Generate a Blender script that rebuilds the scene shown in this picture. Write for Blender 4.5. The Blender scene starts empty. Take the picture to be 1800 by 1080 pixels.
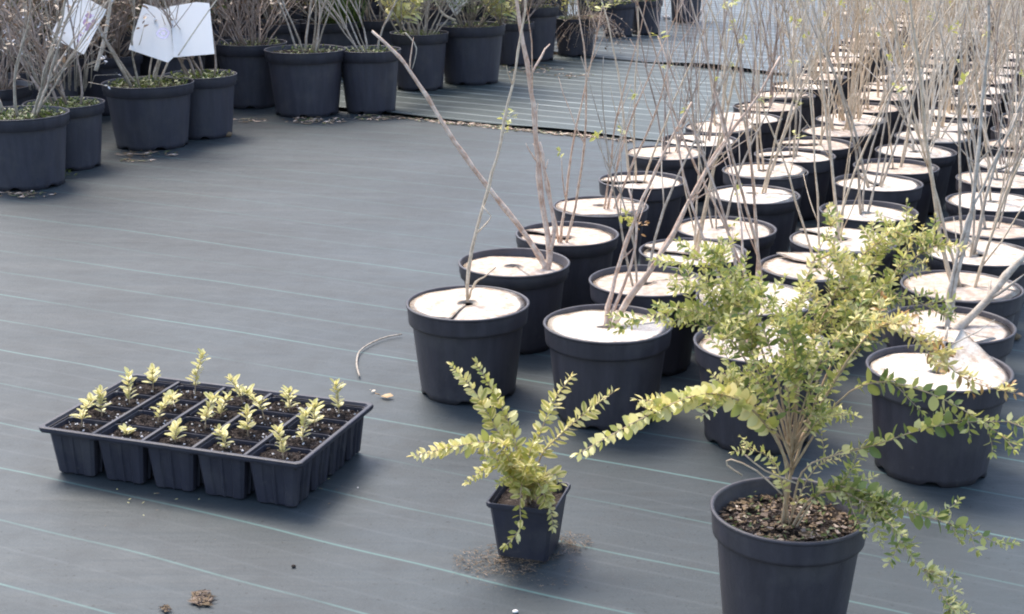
import bpy, math, random
from mathutils import Vector, Matrix, noise
sc = bpy.context.scene
COL = sc.collection

# ------------------------------------------------------------ camera, light
CAM_H, PITCH, FPX = 1.13, math.radians(16.8), 2500.0
cam = bpy.data.cameras.new('camera'); camo = bpy.data.objects.new('camera', cam); COL.objects.link(camo)
cam.sensor_width = 36.0; cam.lens = 36.0 * FPX / 1800.0
cam.clip_start = 0.05; cam.clip_end = 1500
camo.location = (0, 0, CAM_H); camo.rotation_euler = (math.pi / 2 - PITCH, 0, 0)
sc.camera = camo

SUN_AZ, SUN_EL = math.radians(-30), math.radians(58)     # behind the scene, a little to the left
SD = Vector((math.sin(SUN_AZ) * math.cos(SUN_EL), math.cos(SUN_AZ) * math.cos(SUN_EL), math.sin(SUN_EL)))
world = bpy.data.worlds.new('World'); sc.world = world; world.use_nodes = True
wn = world.node_tree.nodes; wl = world.node_tree.links
sky = wn.new('ShaderNodeTexSky'); sky.sky_type = 'NISHITA'; sky.sun_disc = False
sky.sun_elevation = SUN_EL; sky.sun_rotation = SUN_AZ
sky.air_density = 1.0; sky.dust_density = 2.6; sky.ozone_density = 1.0
wl.new(sky.outputs[0], wn['Background'].inputs[0]); wn['Background'].inputs[1].default_value = 0.15
sun = bpy.data.lights.new('sun', 'SUN'); suno = bpy.data.objects.new('sun', sun); COL.objects.link(suno)
sun.energy = 1.5; sun.angle = math.radians(22.0); sun.color = (1.0, 0.93, 0.82)
suno.rotation_euler = (-SD).to_track_quat('-Z', 'Y').to_euler(); suno.location = SD * 30
vs = sc.view_settings
vs.view_transform = 'Standard'; vs.look = 'None'; vs.gamma = 1.0; vs.use_curve_mapping = False
vs.exposure = 1.55
sc.cycles.filter_width = 2.0
sc.cycles.max_bounces = 6; sc.cycles.diffuse_bounces = 4; sc.cycles.use_denoising = True

# ------------------------------------------------------------ surveying helpers
FW = Vector((0, math.cos(PITCH), -math.sin(PITCH))); DN = Vector((0, -math.sin(PITCH), -math.cos(PITCH)))
CP = Vector((0, 0, CAM_H))
def ray(x, y): return FW * FPX + Vector((1, 0, 0)) * (x - 900) + DN * (y - 540)
def un(x, y, z=0.0):
    d = ray(x, y); return CP + d * ((z - CAM_H) / d.z)
def at(x, y, Y):
    d = ray(x, y); return CP + d * (Y / d.y)
def pr(P):
    v = Vector(P) - CP; z = v.dot(FW); return 900 + FPX * v.x / z, 540 + FPX * v.dot(DN) / z
R = random.Random(7)
ORD = ['first', 'second', 'third', 'fourth', 'fifth', 'sixth', 'seventh', 'eighth', 'ninth', 'tenth', 'eleventh', 'twelfth',
       'thirteenth', 'fourteenth', 'fifteenth', 'sixteenth', 'seventeenth', 'eighteenth', 'nineteenth', 'twentieth',
       'twenty-first', 'twenty-second', 'twenty-third', 'twenty-fourth', 'twenty-fifth', 'twenty-sixth']

# ------------------------------------------------------------ materials
class N:
    def __init__(s, name):
        s.m = bpy.data.materials.new(name); s.m.use_nodes = True; s.t = s.m.node_tree
        s.b = s.t.nodes['Principled BSDF']; s.out = s.t.nodes['Material Output']
    def n(s, ty, **kw):
        o = s.t.nodes.new(ty)
        for k, v in kw.items(): setattr(o, k, v)
        return o
    def l(s, a, b): s.t.links.new(a, b)
    def math(s, op, a, b=None, clamp=False):
        o = s.n('ShaderNodeMath', operation=op); o.use_clamp = clamp
        for i, v in enumerate((a, b)):
            if v is None: continue
            if hasattr(v, 'is_linked'): s.l(v, o.inputs[i])
            else: o.inputs[i].default_value = v
        return o.outputs[0]
    def mix(s, f, a, b, mode='MIX'):
        o = s.n('ShaderNodeMix', data_type='RGBA', blend_type=mode)
        for i, v in ((0, f), (6, a), (7, b)):
            if hasattr(v, 'is_linked'): s.l(v, o.inputs[i])
            elif i == 0: o.inputs[0].default_value = v
            else: o.inputs[i].default_value = (*v, 1)
        return o.outputs[2]
    def noise(s, vec, scale, detail=3, rough=0.55):
        o = s.n('ShaderNodeTexNoise'); o.inputs['Scale'].default_value = scale
        o.inputs['Detail'].default_value = detail; o.inputs['Roughness'].default_value = rough
        if vec is not None: s.l(vec, o.inputs['Vector'])
        return o.outputs[0]
    def ramp(s, f, a, b):
        o = s.n('ShaderNodeMapRange'); o.inputs[1].default_value = a; o.inputs[2].default_value = b
        s.l(f, o.inputs[0]); return o.outputs[0]
    def vec(s, src='Object', scale=(1, 1, 1), rot=(0, 0, 0)):
        tc = s.n('ShaderNodeTexCoord'); mp = s.n('ShaderNodeMapping')
        mp.inputs['Scale'].default_value = scale; mp.inputs['Rotation'].default_value = rot
        s.l(tc.outputs[src], mp.inputs[0]); return mp.outputs[0]
    def bump(s, h, st, dist=0.01):
        o = s.n('ShaderNodeBump'); o.inputs['Strength'].default_value = st; o.inputs['Distance'].default_value = dist
        s.l(h, o.inputs['Height']); s.l(o.outputs[0], s.b.inputs['Normal'])
    def set(s, rough=0.6, spec=0.4):
        s.b.inputs['Roughness'].default_value = rough; s.b.inputs['Specular IOR Level'].default_value = spec
    def rnd(s): return s.n('ShaderNodeObjectInfo').outputs['Random']

def mat_fabric(name, ang, base, gap, line_col, line_gain, phase, second, half):
    k = N(name); geo = k.n('ShaderNodeNewGeometry'); pos = geo.outputs['Position']
    mp = k.n('ShaderNodeMapping', vector_type='POINT'); mp.inputs['Rotation'].default_value = (0, 0, -ang); k.l(pos, mp.inputs[0])
    sx = k.n('ShaderNodeSeparateXYZ'); k.l(mp.outputs[0], sx.inputs[0])
    wob = k.math('MULTIPLY', k.math('SUBTRACT', k.noise(pos, 0.9, 2), 0.5), 0.07)
    v = k.math('ADD', sx.outputs[1], wob)
    def line(v, gap, phase, half):
        q = k.math('DIVIDE', k.math('ADD', v, phase), gap)
        idx = k.math('FLOOR', q); fr = k.math('SUBTRACT', q, idx)
        d = k.math('MULTIPLY', k.math('ABSOLUTE', k.math('SUBTRACT', fr, 0.5)), gap)
        f = k.n('ShaderNodeMapRange'); k.l(d, f.inputs[0]); f.inputs[1].default_value = half * 0.4; f.inputs[2].default_value = half
        f.inputs[3].default_value = 1; f.inputs[4].default_value = 0
        wn_ = k.n('ShaderNodeTexWhiteNoise', noise_dimensions='1D'); k.l(idx, wn_.inputs['W'])
        brk = k.ramp(k.noise(pos, 2.2, 3), 0.25, 0.50)
        return k.math('MULTIPLY', k.math('MULTIPLY', f.outputs[0], brk, True), k.math('ADD', k.math('MULTIPLY', wn_.outputs[0], 0.65), 0.35))
    l1 = line(v, gap, phase, half)
    l2 = k.math('MULTIPLY', line(v, gap * second, phase + 0.07, half * 1.4), 0.30)
    # weave ribs that run with the marker threads, dust and trodden patches
    st = k.n('ShaderNodeMapping'); st.inputs['Rotation'].default_value = (0, 0, -ang); st.inputs['Scale'].default_value = (2.2, 42, 1); k.l(pos, st.inputs[0])
    rib = k.noise(st.outputs[0], 1.0, 4, 0.65)
    wk = k.n('ShaderNodeMapping'); wk.inputs['Rotation'].default_value = (0, 0, -ang + .12); wk.inputs['Scale'].default_value = (.8, 5.5, 1); k.l(pos, wk.inputs[0])
    wrk = k.noise(wk.outputs[0], 1.0, 2, 0.5)
    dust = k.noise(pos, 1.6, 5, 0.6); dust2 = k.noise(pos, 11, 4, 0.7); grit = k.noise(pos, 170, 2, 0.7)
    b2 = tuple(c * 1.75 for c in base)
    col = k.mix(k.ramp(dust, 0.33, 0.68), base, b2)
    col = k.mix(k.math('MULTIPLY', k.ramp(rib, 0.35, 0.8), 0.5), col, tuple(c * 2.0 for c in base))
    col = k.mix(k.math('MULTIPLY', k.ramp(dust2, 0.52, 0.75), 0.35), col, (0.044, 0.044, 0.045))
    col = k.mix(k.math('MULTIPLY', k.ramp(grit, 0.55, 0.8), 0.28), col, (0.07, 0.072, 0.074))
    col = k.mix(k.ramp(k.noise(pos, 95, 2, 0.6), 0.24, 0.36), tuple(c * 0.65 for c in base), col)
    col = k.mix(k.math('MULTIPLY', l2, line_gain), col, (0.10, 0.112, 0.118))
    col = k.mix(k.math('MULTIPLY', l1, line_gain), col, line_col)
    k.l(col, k.b.inputs['Base Color']); k.set(0.55, 0.33)
    k.l(k.math('ADD', k.math('MULTIPLY', dust2, 0.3), 0.42), k.b.inputs['Roughness'])
    k.bump(k.math('ADD', k.math('ADD', k.math('MULTIPLY', rib, 0.7), k.math('MULTIPLY', wrk, 5.0)), k.math('ADD', k.math('MULTIPLY', grit, 0.3), k.math('MULTIPLY', dust, 1.5))), 0.3, 0.006)
    return k.m

def mat_plastic(name, c, dirt=0.5):
    k = N(name); v = k.vec('Object'); r = k.rnd()
    sh = k.n('ShaderNodeVectorMath', operation='ADD'); k.l(v, sh.inputs[0]); k.l(r, sh.inputs[1])
    st = k.n('ShaderNodeMapping'); st.inputs['Scale'].default_value = (1, 1, 0.12); k.l(sh.outputs[0], st.inputs[0])
    streak = k.noise(st.outputs[0], 38, 3); blot = k.noise(sh.outputs[0], 9, 5, 0.65); fine = k.noise(sh.outputs[0], 150, 2)
    col = k.mix(k.math('MULTIPLY', k.ramp(streak, 0.42, 0.75), 0.5 * dirt), c, tuple(x * 2.4 for x in c))
    col = k.mix(k.math('MULTIPLY', k.ramp(blot, 0.5, 0.72), 0.6 * dirt), col, (0.115, 0.105, 0.095))
    col = k.mix(k.math('MULTIPLY', r, 0.3), col, tuple(x * 1.5 for x in c))
    spl = k.ramp(k.noise(sh.outputs[0], 70, 3, 0.7), 0.60, 0.72); hz = k.n('ShaderNodeSeparateXYZ'); k.l(v, hz.inputs[0])
    low = k.n('ShaderNodeMapRange'); k.l(hz.outputs[2], low.inputs[0]); low.inputs[1].default_value = 0.0; low.inputs[2].default_value = 0.09; low.inputs[3].default_value = 1; low.inputs[4].default_value = 0.12
    col = k.mix(k.math('MULTIPLY', k.math('MULTIPLY', spl, low.outputs[0]), 0.55 * dirt), col, (0.13, 0.115, 0.10))   # splashed mud
    k.l(col, k.b.inputs['Base Color']); k.set(0.5, 0.4)
    k.l(k.math('ADD', k.math('MULTIPLY', blot, 0.4), 0.3), k.b.inputs['Roughness'])
    k.bump(k.math('ADD', fine, k.math('MULTIPLY', streak, 1.5)), 0.25, 0.002)
    return k.m

def mat_felt():
    k = N('mulch_felt'); v = k.vec('Object'); r = k.rnd()
    sh = k.n('ShaderNodeVectorMath', operation='ADD'); k.l(v, sh.inputs[0])
    rr = k.n('ShaderNodeCombineXYZ'); k.l(k.math('MULTIPLY', r, 9), rr.inputs[0]); k.l(k.math('MULTIPLY', r, 5), rr.inputs[1]); k.l(rr.outputs[0], sh.inputs[1])
    p = sh.outputs[0]
    big = k.noise(p, 6, 3); mid = k.noise(p, 26, 4, 0.65); fib = k.noise(p, 210, 2, 0.7)
    col = k.mix(k.ramp(k.math('ADD', big, k.math('MULTIPLY', k.math('SUBTRACT', r, 0.5), 0.14)), 0.44, 0.64), (0.80, 0.72, 0.62), (0.55, 0.42, 0.32))
    col = k.mix(k.math('MULTIPLY', k.ramp(mid, 0.48, 0.72), 0.6), col, (0.42, 0.31, 0.23))
    col = k.mix(k.math('MULTIPLY', k.ramp(fib, 0.52, 0.72), 0.6), col, (0.40, 0.30, 0.22))
    col = k.mix(k.math('MULTIPLY', k.ramp(r, 0.2, 1.0), 0.4), col, (0.50, 0.39, 0.31))
    col = k.mix(k.ramp(k.noise(p, 75, 2, 0.5), 0.68, 0.74), col, (0.17, 0.115, 0.08))
    k.l(col, k.b.inputs['Base Color']); k.set(0.95, 0.1)
    k.bump(k.math('ADD', k.math('MULTIPLY', mid, 1.2), k.math('MULTIPLY', fib, 0.6)), 0.6, 0.006)
    return k.m

def mat_bark(name, c1, c2, sheen=0.3):
    k = N(name); v = k.vec('Object'); r = k.rnd()
    nz = k.noise(v, 45, 4, 0.7); sp = k.noise(v, 190, 2, 0.6)
    col = k.mix(k.ramp(nz, 0.35, 0.68), c1, c2)
    col = k.mix(k.math('MULTIPLY', k.ramp(sp, 0.6, 0.75), 0.6), col, tuple(c * 0.35 for c in c1))
    col = k.mix(k.math('MULTIPLY', r, 0.3), col, c1)
    k.l(col, k.b.inputs['Base Color']); k.set(0.6, sheen); k.bump(nz, 0.4, 0.003)
    return k.m

def mat_leaf(name, c1, c2, edge=None, trans=0.35):
    k = N(name); r = k.rnd(); v = k.vec('Object')
    geo = k.n('ShaderNodeNewGeometry')
    isl = k.n('ShaderNodeMath', operation='FRACT'); k.l(k.math('ADD', geo.outputs['Random Per Island'], r), isl.inputs[0])
    col = k.mix(isl.outputs[0], c1, c2)
    if edge:
        tc = k.n('ShaderNodeTexCoord'); sx = k.n('ShaderNodeSeparateXYZ'); k.l(tc.outputs['Generated'], sx.inputs[0])
        d = k.math('ABSOLUTE', k.math('SUBTRACT', sx.outputs[0], 0.5))
        jag = k.math('ADD', d, k.math('MULTIPLY', k.math('SUBTRACT', k.noise(tc.outputs['Generated'], 5, 2), 0.5), 0.25))
        col = k.mix(k.math('MULTIPLY', k.ramp(jag, 0.12, 0.26), k.math('ADD', k.math('MULTIPLY', isl.outputs[0], 0.5), 0.5)), col, edge)
    k.l(col, k.b.inputs['Base Color']); k.set(0.38, 0.5)
    tr = k.n('ShaderNodeBsdfTranslucent'); mx = k.n('ShaderNodeMixShader'); mx.inputs[0].default_value = trans
    k.l(col, tr.inputs[0]); k.l(k.b.outputs[0], mx.inputs[1]); k.l(tr.outputs[0], mx.inputs[2]); k.l(mx.outputs[0], k.out.inputs[0])
    return k.m

def mat_soil(name, a, b, c):
    k = N(name); v = k.vec('Object')
    n1 = k.noise(v, 60, 4, 0.7); n2 = k.noise(v, 230, 2, 0.7)
    col = k.mix(k.ramp(n1, 0.35, 0.7), a, b); col = k.mix(k.ramp(n2, 0.6, 0.72), col, c)
    k.l(col, k.b.inputs['Base Color']); k.set(0.95, 0.15); k.bump(k.math('ADD', n1, n2), 0.9, 0.008)
    return k.m

def mat_plain(name, c, rough=0.8, var=0.25, spec=0.3):
    k = N(name); v = k.vec('Object'); nz = k.noise(v, 30, 3)
    g = k.n('ShaderNodeNewGeometry')
    col = k.mix(k.math('ADD', k.math('MULTIPLY', nz, 0.6), k.math('MULTIPLY', g.outputs['Random Per Island'], 0.5)), tuple(x * (1 - var) for x in c), tuple(min(1, x * (1 + var)) for x in c))
    k.l(col, k.b.inputs['Base Color']); k.set(rough, spec)
    return k.m

ANG1, ANG2, ANG3 = math.radians(-26), math.radians(-32), math.radians(-40)
M = dict(
    fab1=mat_fabric('ground_fabric', ANG1, (0.0262, 0.0325, 0.0352), 0.185, (0.10, 0.19, 0.175), 0.8, 0.021, 0.37, 0.0036),
    fab2=mat_fabric('ground_fabric_mid', ANG2, (0.030, 0.040, 0.038), 0.15, (0.46, 0.50, 0.48), 1.0, 0.05, 0.45, 0.0085),
    fab3=mat_fabric('ground_fabric_far', ANG3, (0.032, 0.042, 0.047), 0.19, (0.48,0.53,0.55), 1.0, 0.03, 0.5, 0.010),
    yard=mat_soil('yard_gravel', (0.09, 0.09, 0.09), (0.16, 0.155, 0.15), (0.25, 0.24, 0.23)),
    pot=mat_plastic('black_plastic', (0.043, 0.038, 0.043), 0.75),
    potb=mat_plastic('black_plastic_big', (0.042, 0.040, 0.050), 0.7),
    tray=mat_plastic('tray_plastic', (0.027, 0.026, 0.036), 0.6),
    felt=mat_felt(),
    soil=mat_soil('potting_soil', (0.024, 0.018, 0.016), (0.062, 0.047, 0.040), (0.24, 0.20, 0.17)),
    litter=mat_plain('bark_litter', (0.15, 0.105, 0.062), 0.9, 0.7),
    moss=mat_leaf('weed_leaf', (0.06, 0.095, 0.022), (0.16, 0.19, 0.05)),
    bark=mat_bark('twig_tan', (0.48, 0.36, 0.24), (0.74, 0.62, 0.47)),
    barkr=mat_bark('twig_reddish', (0.46, 0.29, 0.20), (0.80, 0.66, 0.53)),
    barkg=mat_bark('twig_grey', (0.32, 0.26, 0.20), (0.60, 0.53, 0.44)),
    barkp=mat_bark('twig_purple', (0.26, 0.19, 0.15), (0.48, 0.39, 0.33)),
    barkw=mat_bark('twig_pale', (0.60, 0.50, 0.38), (0.84, 0.76, 0.64)),
    stem=mat_bark('green_wood', (0.36, 0.25, 0.15), (0.56, 0.44, 0.28)),
    l_dark=mat_leaf('leaf_deep', (0.14, 0.19, 0.045), (0.27, 0.31, 0.08), trans=0.3),
    l_mid=mat_leaf('leaf_olive', (0.35, 0.36, 0.085), (0.56, 0.53, 0.15)),
    l_pale=mat_leaf('leaf_pale', (0.62, 0.58, 0.21), (0.78, 0.71, 0.35)),
    l_yel=mat_leaf('leaf_yellow', (0.68, 0.58, 0.17), (0.80, 0.68, 0.32)),
    l_org=mat_leaf('leaf_bronze', (0.42, 0.22, 0.07), (0.50, 0.32, 0.13)),
    l_var=mat_leaf('leaf_variegated', (0.31, 0.31, 0.06), (0.50, 0.45, 0.11), (0.88, 0.74, 0.34)),
    l_seed=mat_leaf('leaf_seedling', (0.36, 0.36, 0.09), (0.56, 0.50, 0.16), (0.86, 0.76, 0.40)),
    l_dry=mat_leaf('leaf_dry', (0.19, 0.125, 0.08), (0.33, 0.235, 0.16), trans=0.2),
    l_grass=mat_leaf('leaf_grassy', (0.13, 0.22, 0.04), (0.24, 0.33, 0.08)),
    l_ever=mat_leaf('leaf_evergreen', (0.085, 0.13, 0.04), (0.21, 0.25, 0.085)),
    card=mat_leaf('card_white', (0.92, 0.92, 0.91), (0.93, 0.93, 0.92), trans=0.5),
    ink=mat_plain('card_print', (0.30, 0.20, 0.32), 0.7, 0.35),
    inkp=mat_plain('card_print_pale', (0.62, 0.58, 0.72), 0.7, 0.1),
    stone=mat_plain('pale_stone', (0.66, 0.63, 0.6), 0.8, 0.2),
    flower=mat_plain('white_bloom', (0.75, 0.74, 0.76), 0.8, 0.1),
)

# ------------------------------------------------------------ mesh building
class MB:
    def __init__(s): s.v = []; s.f = []; s.mi = []
    def add(s, vs_, fs, mi=0, mtx=None):
        o = len(s.v)
        s.v += [tuple(mtx @ Vector(p)) for p in vs_] if mtx is not None else [tuple(p) for p in vs_]
        s.f += [tuple(i + o for i in f) for f in fs]; s.mi += [mi] * len(fs)
    def tube(s, pts, rad, sides=5, mi=0, cap=True):
        n = len(pts); o = len(s.v); up = None
        for i, p in enumerate(pts):
            t = (pts[min(i + 1, n - 1)] - pts[max(i - 1, 0)])
            t = t.normalized() if t.length > 1e-9 else Vector((0, 0, 1))
            if up is None: up = t.orthogonal().normalized()
            else:
                up = up - t * up.dot(t)
                up = up.normalized() if up.length > 1e-6 else t.orthogonal().normalized()
            b = t.cross(up); r = rad[i] if hasattr(rad, '__len__') else rad
            for k in range(sides):
                a = 2 * math.pi * k / sides
                s.v.append(tuple(p + up * (math.cos(a) * r) + b * (math.sin(a) * r)))
        for i in range(n - 1):
            for k in range(sides):
                k2 = (k + 1) % sides
                s.f.append((o + i * sides + k, o + i * sides + k2, o + (i + 1) * sides + k2, o + (i + 1) * sides + k)); s.mi.append(mi)
        if cap:
            s.f.append(tuple(o + k for k in range(sides))[::-1]); s.mi.append(mi)
            s.f.append(tuple(o + (n - 1) * sides + k for k in range(sides))); s.mi.append(mi)
    def mesh(s, name, mats, smooth=True):
        me = bpy.data.meshes.new(name); me.from_pydata(s.v, [], s.f)
        for m in mats: me.materials.append(m)
        if len(mats) > 1: me.polygons.foreach_set('material_index', s.mi)
        if smooth: me.polygons.foreach_set('use_smooth', [True] * len(me.polygons))
        me.update(); return me

def link(name, data, parent=None, loc=None, mtx=None):
    o = bpy.data.objects.new(name, data); COL.objects.link(o)
    if parent is not None: o.parent = parent
    if mtx is not None: o.matrix_basis = mtx
    elif loc is not None: o.location = loc
    return o
def tag(o, label, cat, group=None):
    o['label'] = label; o['category'] = cat
    if group: o['group'] = group
    return o
def thing(name, loc, label, cat, group=None, rz=0.0):
    o = bpy.data.objects.new(name, None); COL.objects.link(o); o.location = loc; o.rotation_euler = (0, 0, rz)
    o.empty_display_size = 0.05
    return tag(o, label, cat, group)

def cr(pts, step=0.03):                                   # smooth polyline through points
    P = [Vector(p) for p in pts]
    if len(P) == 2: P = [P[0], (P[0] + P[1]) / 2, P[1]]
    out = []
    for i in range(len(P) - 1):
        a, b, c, d = P[max(i - 1, 0)], P[i], P[i + 1], P[min(i + 2, len(P) - 1)]
        n = max(2, int((c - b).length / step))
        for k in range(n):
            t = k / n
            out.append(0.5 * ((2 * b) + (c - a) * t + (2 * a - 5 * b + 4 * c - d) * t * t + (3 * b - a - 3 * c + d) * t ** 3))
    out.append(P[-1]); return out

# ------------------------------------------------------------ ground
def seam1(x): return 7.0 - 0.579 * (x + 0.56) if x < 0.6 else 7.0 - 0.579 * 1.16 - 0.50 * (x - 0.6)
def seam2(x): return 9.24 - 0.80 * (x - 0.67)
def sheet(name, mat, y0, y1, z, nx=150, ny=40, lift=0.0, x0=-8.0, x1=8.0):
    b = MB()
    for i in range(nx + 1):
        x = x0 + (x1 - x0) * i / nx
        a, c = y0(x), y1(x)
        for j in range(ny + 1):
            t = (j / ny) ** 1.6
            y = a + (c - a) * t
            if j == 0 and lift: y += 0.012 * noise.noise((x * 5, 3.3, z * 90))
            zz = z + 0.0013 * noise.noise((x * 2.2, y * 2.2, 1.7))
            if lift:
                e = max(0, 1 - (y - a) / 0.16)
                zz += lift * e * e * max(0.12, 0.55 + 1.1 * noise.noise((x * 1.7, 0.4, z * 50)))
            b.v.append((x, y, zz))
    for i in range(nx):
        for j in range(ny):
            p = i * (ny + 1) + j
            b.f.append((p, p + ny + 1, p + ny + 2, p + 1)); b.mi.append(0)
    o = link(name, b.mesh(name, [mat])); o['kind'] = 'structure'; return o
g = MB(); g.add([(-300, -300, -0.012), (300, -300, -0.012), (300, 300, -0.012), (-300, 300, -0.012)], [(0, 1, 2, 3)])
o = link('ground', g.mesh('ground', [M['yard']])); o['kind'] = 'structure'
sheet('ground_fabric_near', M['fab1'], lambda x: -2.0, lambda x: seam1(x) + 0.14, -0.001, ny=60)
sheet('ground_fabric_middle', M['fab2'], seam1, lambda x: seam2(x) + 0.14, 0.003, lift=0.016, nx=400)
sheet('ground_fabric_far', M['fab3'], seam2, lambda x: 40.0, 0.007, lift=0.024, nx=400)
def gz(x, y):
    return 0.0075 if y > seam2(x) + 0.2 else 0.0038 if y > seam1(x) + 0.2 else 0.0

# ------------------------------------------------------------ pots
POT = {}
def pot_meshes(D, h, style=0, seg=48):
    key = (round(D, 3), round(h, 3), style)
    if key in POT: return POT[key]
    r = D / 2; rb = r * 0.775; t = 0.0022; zb = h * (0.80 if style == 0 else 0.83); lip = 0.006
    def rad(z): return rb + (r * 0.908 - rb) * z / zb
    def lathe(prof, notch=False):
        b = MB(); n = len(prof)
        for k in range(seg):
            a = 2 * math.pi * k / seg
            for i, (rr, z) in enumerate(prof):
                if notch and i == 1 and (k % 8) in (3, 4): z += h * 0.045
                w = 1 + 0.003 * math.sin(3 * a + D * 50) * (z / h)
                b.v.append((rr * w * math.cos(a), rr * w * math.sin(a), z))
        for k in range(seg):
            k2 = (k + 1) % seg
            for i in range(n - 1):
                b.f.append((k * n + i, k2 * n + i, k2 * n + i + 1, k * n + i + 1)); b.mi.append(0)
        return b
    body = [(0.002, h * 0.06), (rb * 0.93, h * 0.05), (rb * 0.99, h * 0.05)]
    body = [(0.002, h * 0.05), (rb, 0.0), (rb + 0.001, h * 0.07)] + [(rad(z), z) for z in (h * 0.25, h * 0.5, h * 0.68)] + [(rad(zb) , zb + 0.002)]
    rim = [(rad(zb) - 0.003, zb - 0.001), (r * 0.962, zb - 0.002), (r * 0.968, zb + 0.004), (r * 0.985, h - lip - 0.002), (r * 0.987, h - lip),
           (r, h - lip + 0.001), (r + 0.0005, h - 0.0015), (r - 0.0015, h), (r - 0.005, h - 0.0005), (r - 0.0065, h - 0.004),
           (r * 0.955 - t, zb + 0.004), (rad(zb) - t - 0.004, zb - 0.003), (rb - t, h * 0.08)]
    if style == 1:
        rim = [(rad(zb) - 0.003, zb - 0.001), (r * 0.965, zb), (r * 0.967, zb + h * 0.05), (r * 0.985, zb + h * 0.06)] + rim[3:]
    res = (lathe(body, True).mesh('pot_body', []), lathe(rim).mesh('pot_rim', []))
    POT[key] = res; return res
def add_pot(name, loc, D, h, label, cat, group, mat, style=0, rz=0.0):
    t = thing(name, loc, label, cat, group, rz)
    mb, mr = pot_meshes(D, h, style)
    for nm, me in (('body', mb), ('rim', mr)):
        if not me.materials: me.materials.append(mat)
        link(nm, me, t)
    return t
def soil_mesh(r, seed, amp=0.006, rings=9, seg=26):
    b = MB(); b.v.append((0, 0, amp)); rr = random.Random(seed)
    for i in range(1, rings + 1):
        for k in range(seg):
            a = 2 * math.pi * k / seg; q = r * i / rings
            x, y = q * math.cos(a), q * math.sin(a)
            b.v.append((x, y, amp * (1.6 * noise.noise((x * 30 + seed, y * 30, seed)) + rr.uniform(-.5, .5)) * (1 if i < rings else 0.3)))
    for k in range(seg):
        b.f.append((0, 1 + k, 1 + (k + 1) % seg)); b.mi.append(0)
        for i in range(rings - 1):
            p, q = 1 + i * seg, 1 + (i + 1) * seg
            b.f.append((p + k, q + k, q + (k + 1) % seg, p + (k + 1) % seg)); b.mi.append(0)
    return b.mesh('soil', [M['soil']], False)

def disc_mesh(seed):
    rr = random.Random(seed); b = MB(); seg = 60; rings = 8
    over = rr.uniform(0.02, 0.30); step = rr.uniform(0.003, 0.010); dome = rr.uniform(-0.004, 0.008)
    flap = seed == 6; hole = 0.10; th = 0.0035
    for side in (0, 1):
        for k in range(seg + 1):
            u = k / seg; a = u * (2 * math.pi + over)
            for i in range(rings + 1):
                q = hole + (1 - hole) * i / rings
                if i == rings: q *= 1 + 0.010 * noise.noise((math.cos(a) * 4, math.sin(a) * 4, seed))
                x, y = q * math.cos(a), q * math.sin(a)
                z = dome * (1 - q * q) + 0.0035 * noise.noise((x * 2.3, y * 2.3, seed * 3.1)) + step * (u - 0.5)
                z += max(0, u - 0.93) / 0.07 * 0.006 * q + (0.0045 if over > 0 else 0.001)
                if flap: z += 0.045 * max(0, (u - 0.86) / 0.14) ** 1.4 * q
                b.v.append((x, y, z - th * side))
    n = rings + 1; off = (seg + 1) * n
    for k in range(seg):
        for i in range(rings):
            p = k * n + i
            b.f.append((p, p + n, p + n + 1, p + 1)); b.f.append((off + p, off + p + 1, off + p + n + 1, off + p + n))
        p = k * n + rings; b.f.append((p, p + n, off + p + n, off + p))
        p = k * n; b.f.append((p + n, p, off + p, off + p + n))
    for k in (0, seg):
        for i in range(rings):
            p = k * n + i; b.f.append((p, p + 1, off + p + 1, off + p))
    b.mi = [0] * len(b.f)
    return b.mesh('mulch_disc', [M['felt']])
DISCS = [disc_mesh(i) for i in range(8)]

# ------------------------------------------------------------ leaves
def leaf_mesh(name, mat, width=0.5, curl=0.06):
    w = width / 2; b = MB()
    vv = [(0, 0, 0)]
    for (t, q) in ((.14, .52), (.34, .92), (.56, 1.0), (.78, .74), (.92, .40)): vv += [(-w * q, t, .06 * q - curl * t * t), (0, t, -curl * t * t * 1.3), (w * q, t, .06 * q - curl * t * t)]
    vv.append((0, 1, -curl * 1.5)); ff = [(0, 2, 1), (0, 3, 2)]
    for i in range(4): a = 1 + i * 3; ff += [(a, a + 1, a + 4, a + 3), (a + 1, a + 2, a + 5, a + 4)]
    b.add(vv, ff + [(13, 14, 16), (14, 15, 16)])
    return b.mesh(name, [mat])
LEAFV = [(0, 0, 0), (-.17, .30, .05), (0, .30, 0), (.17, .30, .05), (-.20, .62, .015), (0, .62, -.03), (.20, .62, .015), (0, 1, -.10)]
LEAFF = [(0, 2, 1), (0, 3, 2), (1, 2, 5, 4), (2, 3, 6, 5), (4, 5, 7), (5, 6, 7)]
LM = {k: leaf_mesh('leaf', M[k], 0.46) for k in ('l_dark', 'l_mid', 'l_pale', 'l_yel', 'l_org', 'l_var', 'l_seed', 'l_dry', 'l_ever', 'l_grass')}
def leaf_mtx(p, d, nrm, size, width=1.0):
    d = d.normalized(); x = d.cross(nrm)
    x = x.normalized() if x.length > 1e-5 else d.orthogonal().normalized()
    z = x.cross(d)
    m = Matrix((x * size * width, d * size, z * size)).transposed().to_4x4(); m.translation = p; return m
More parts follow.
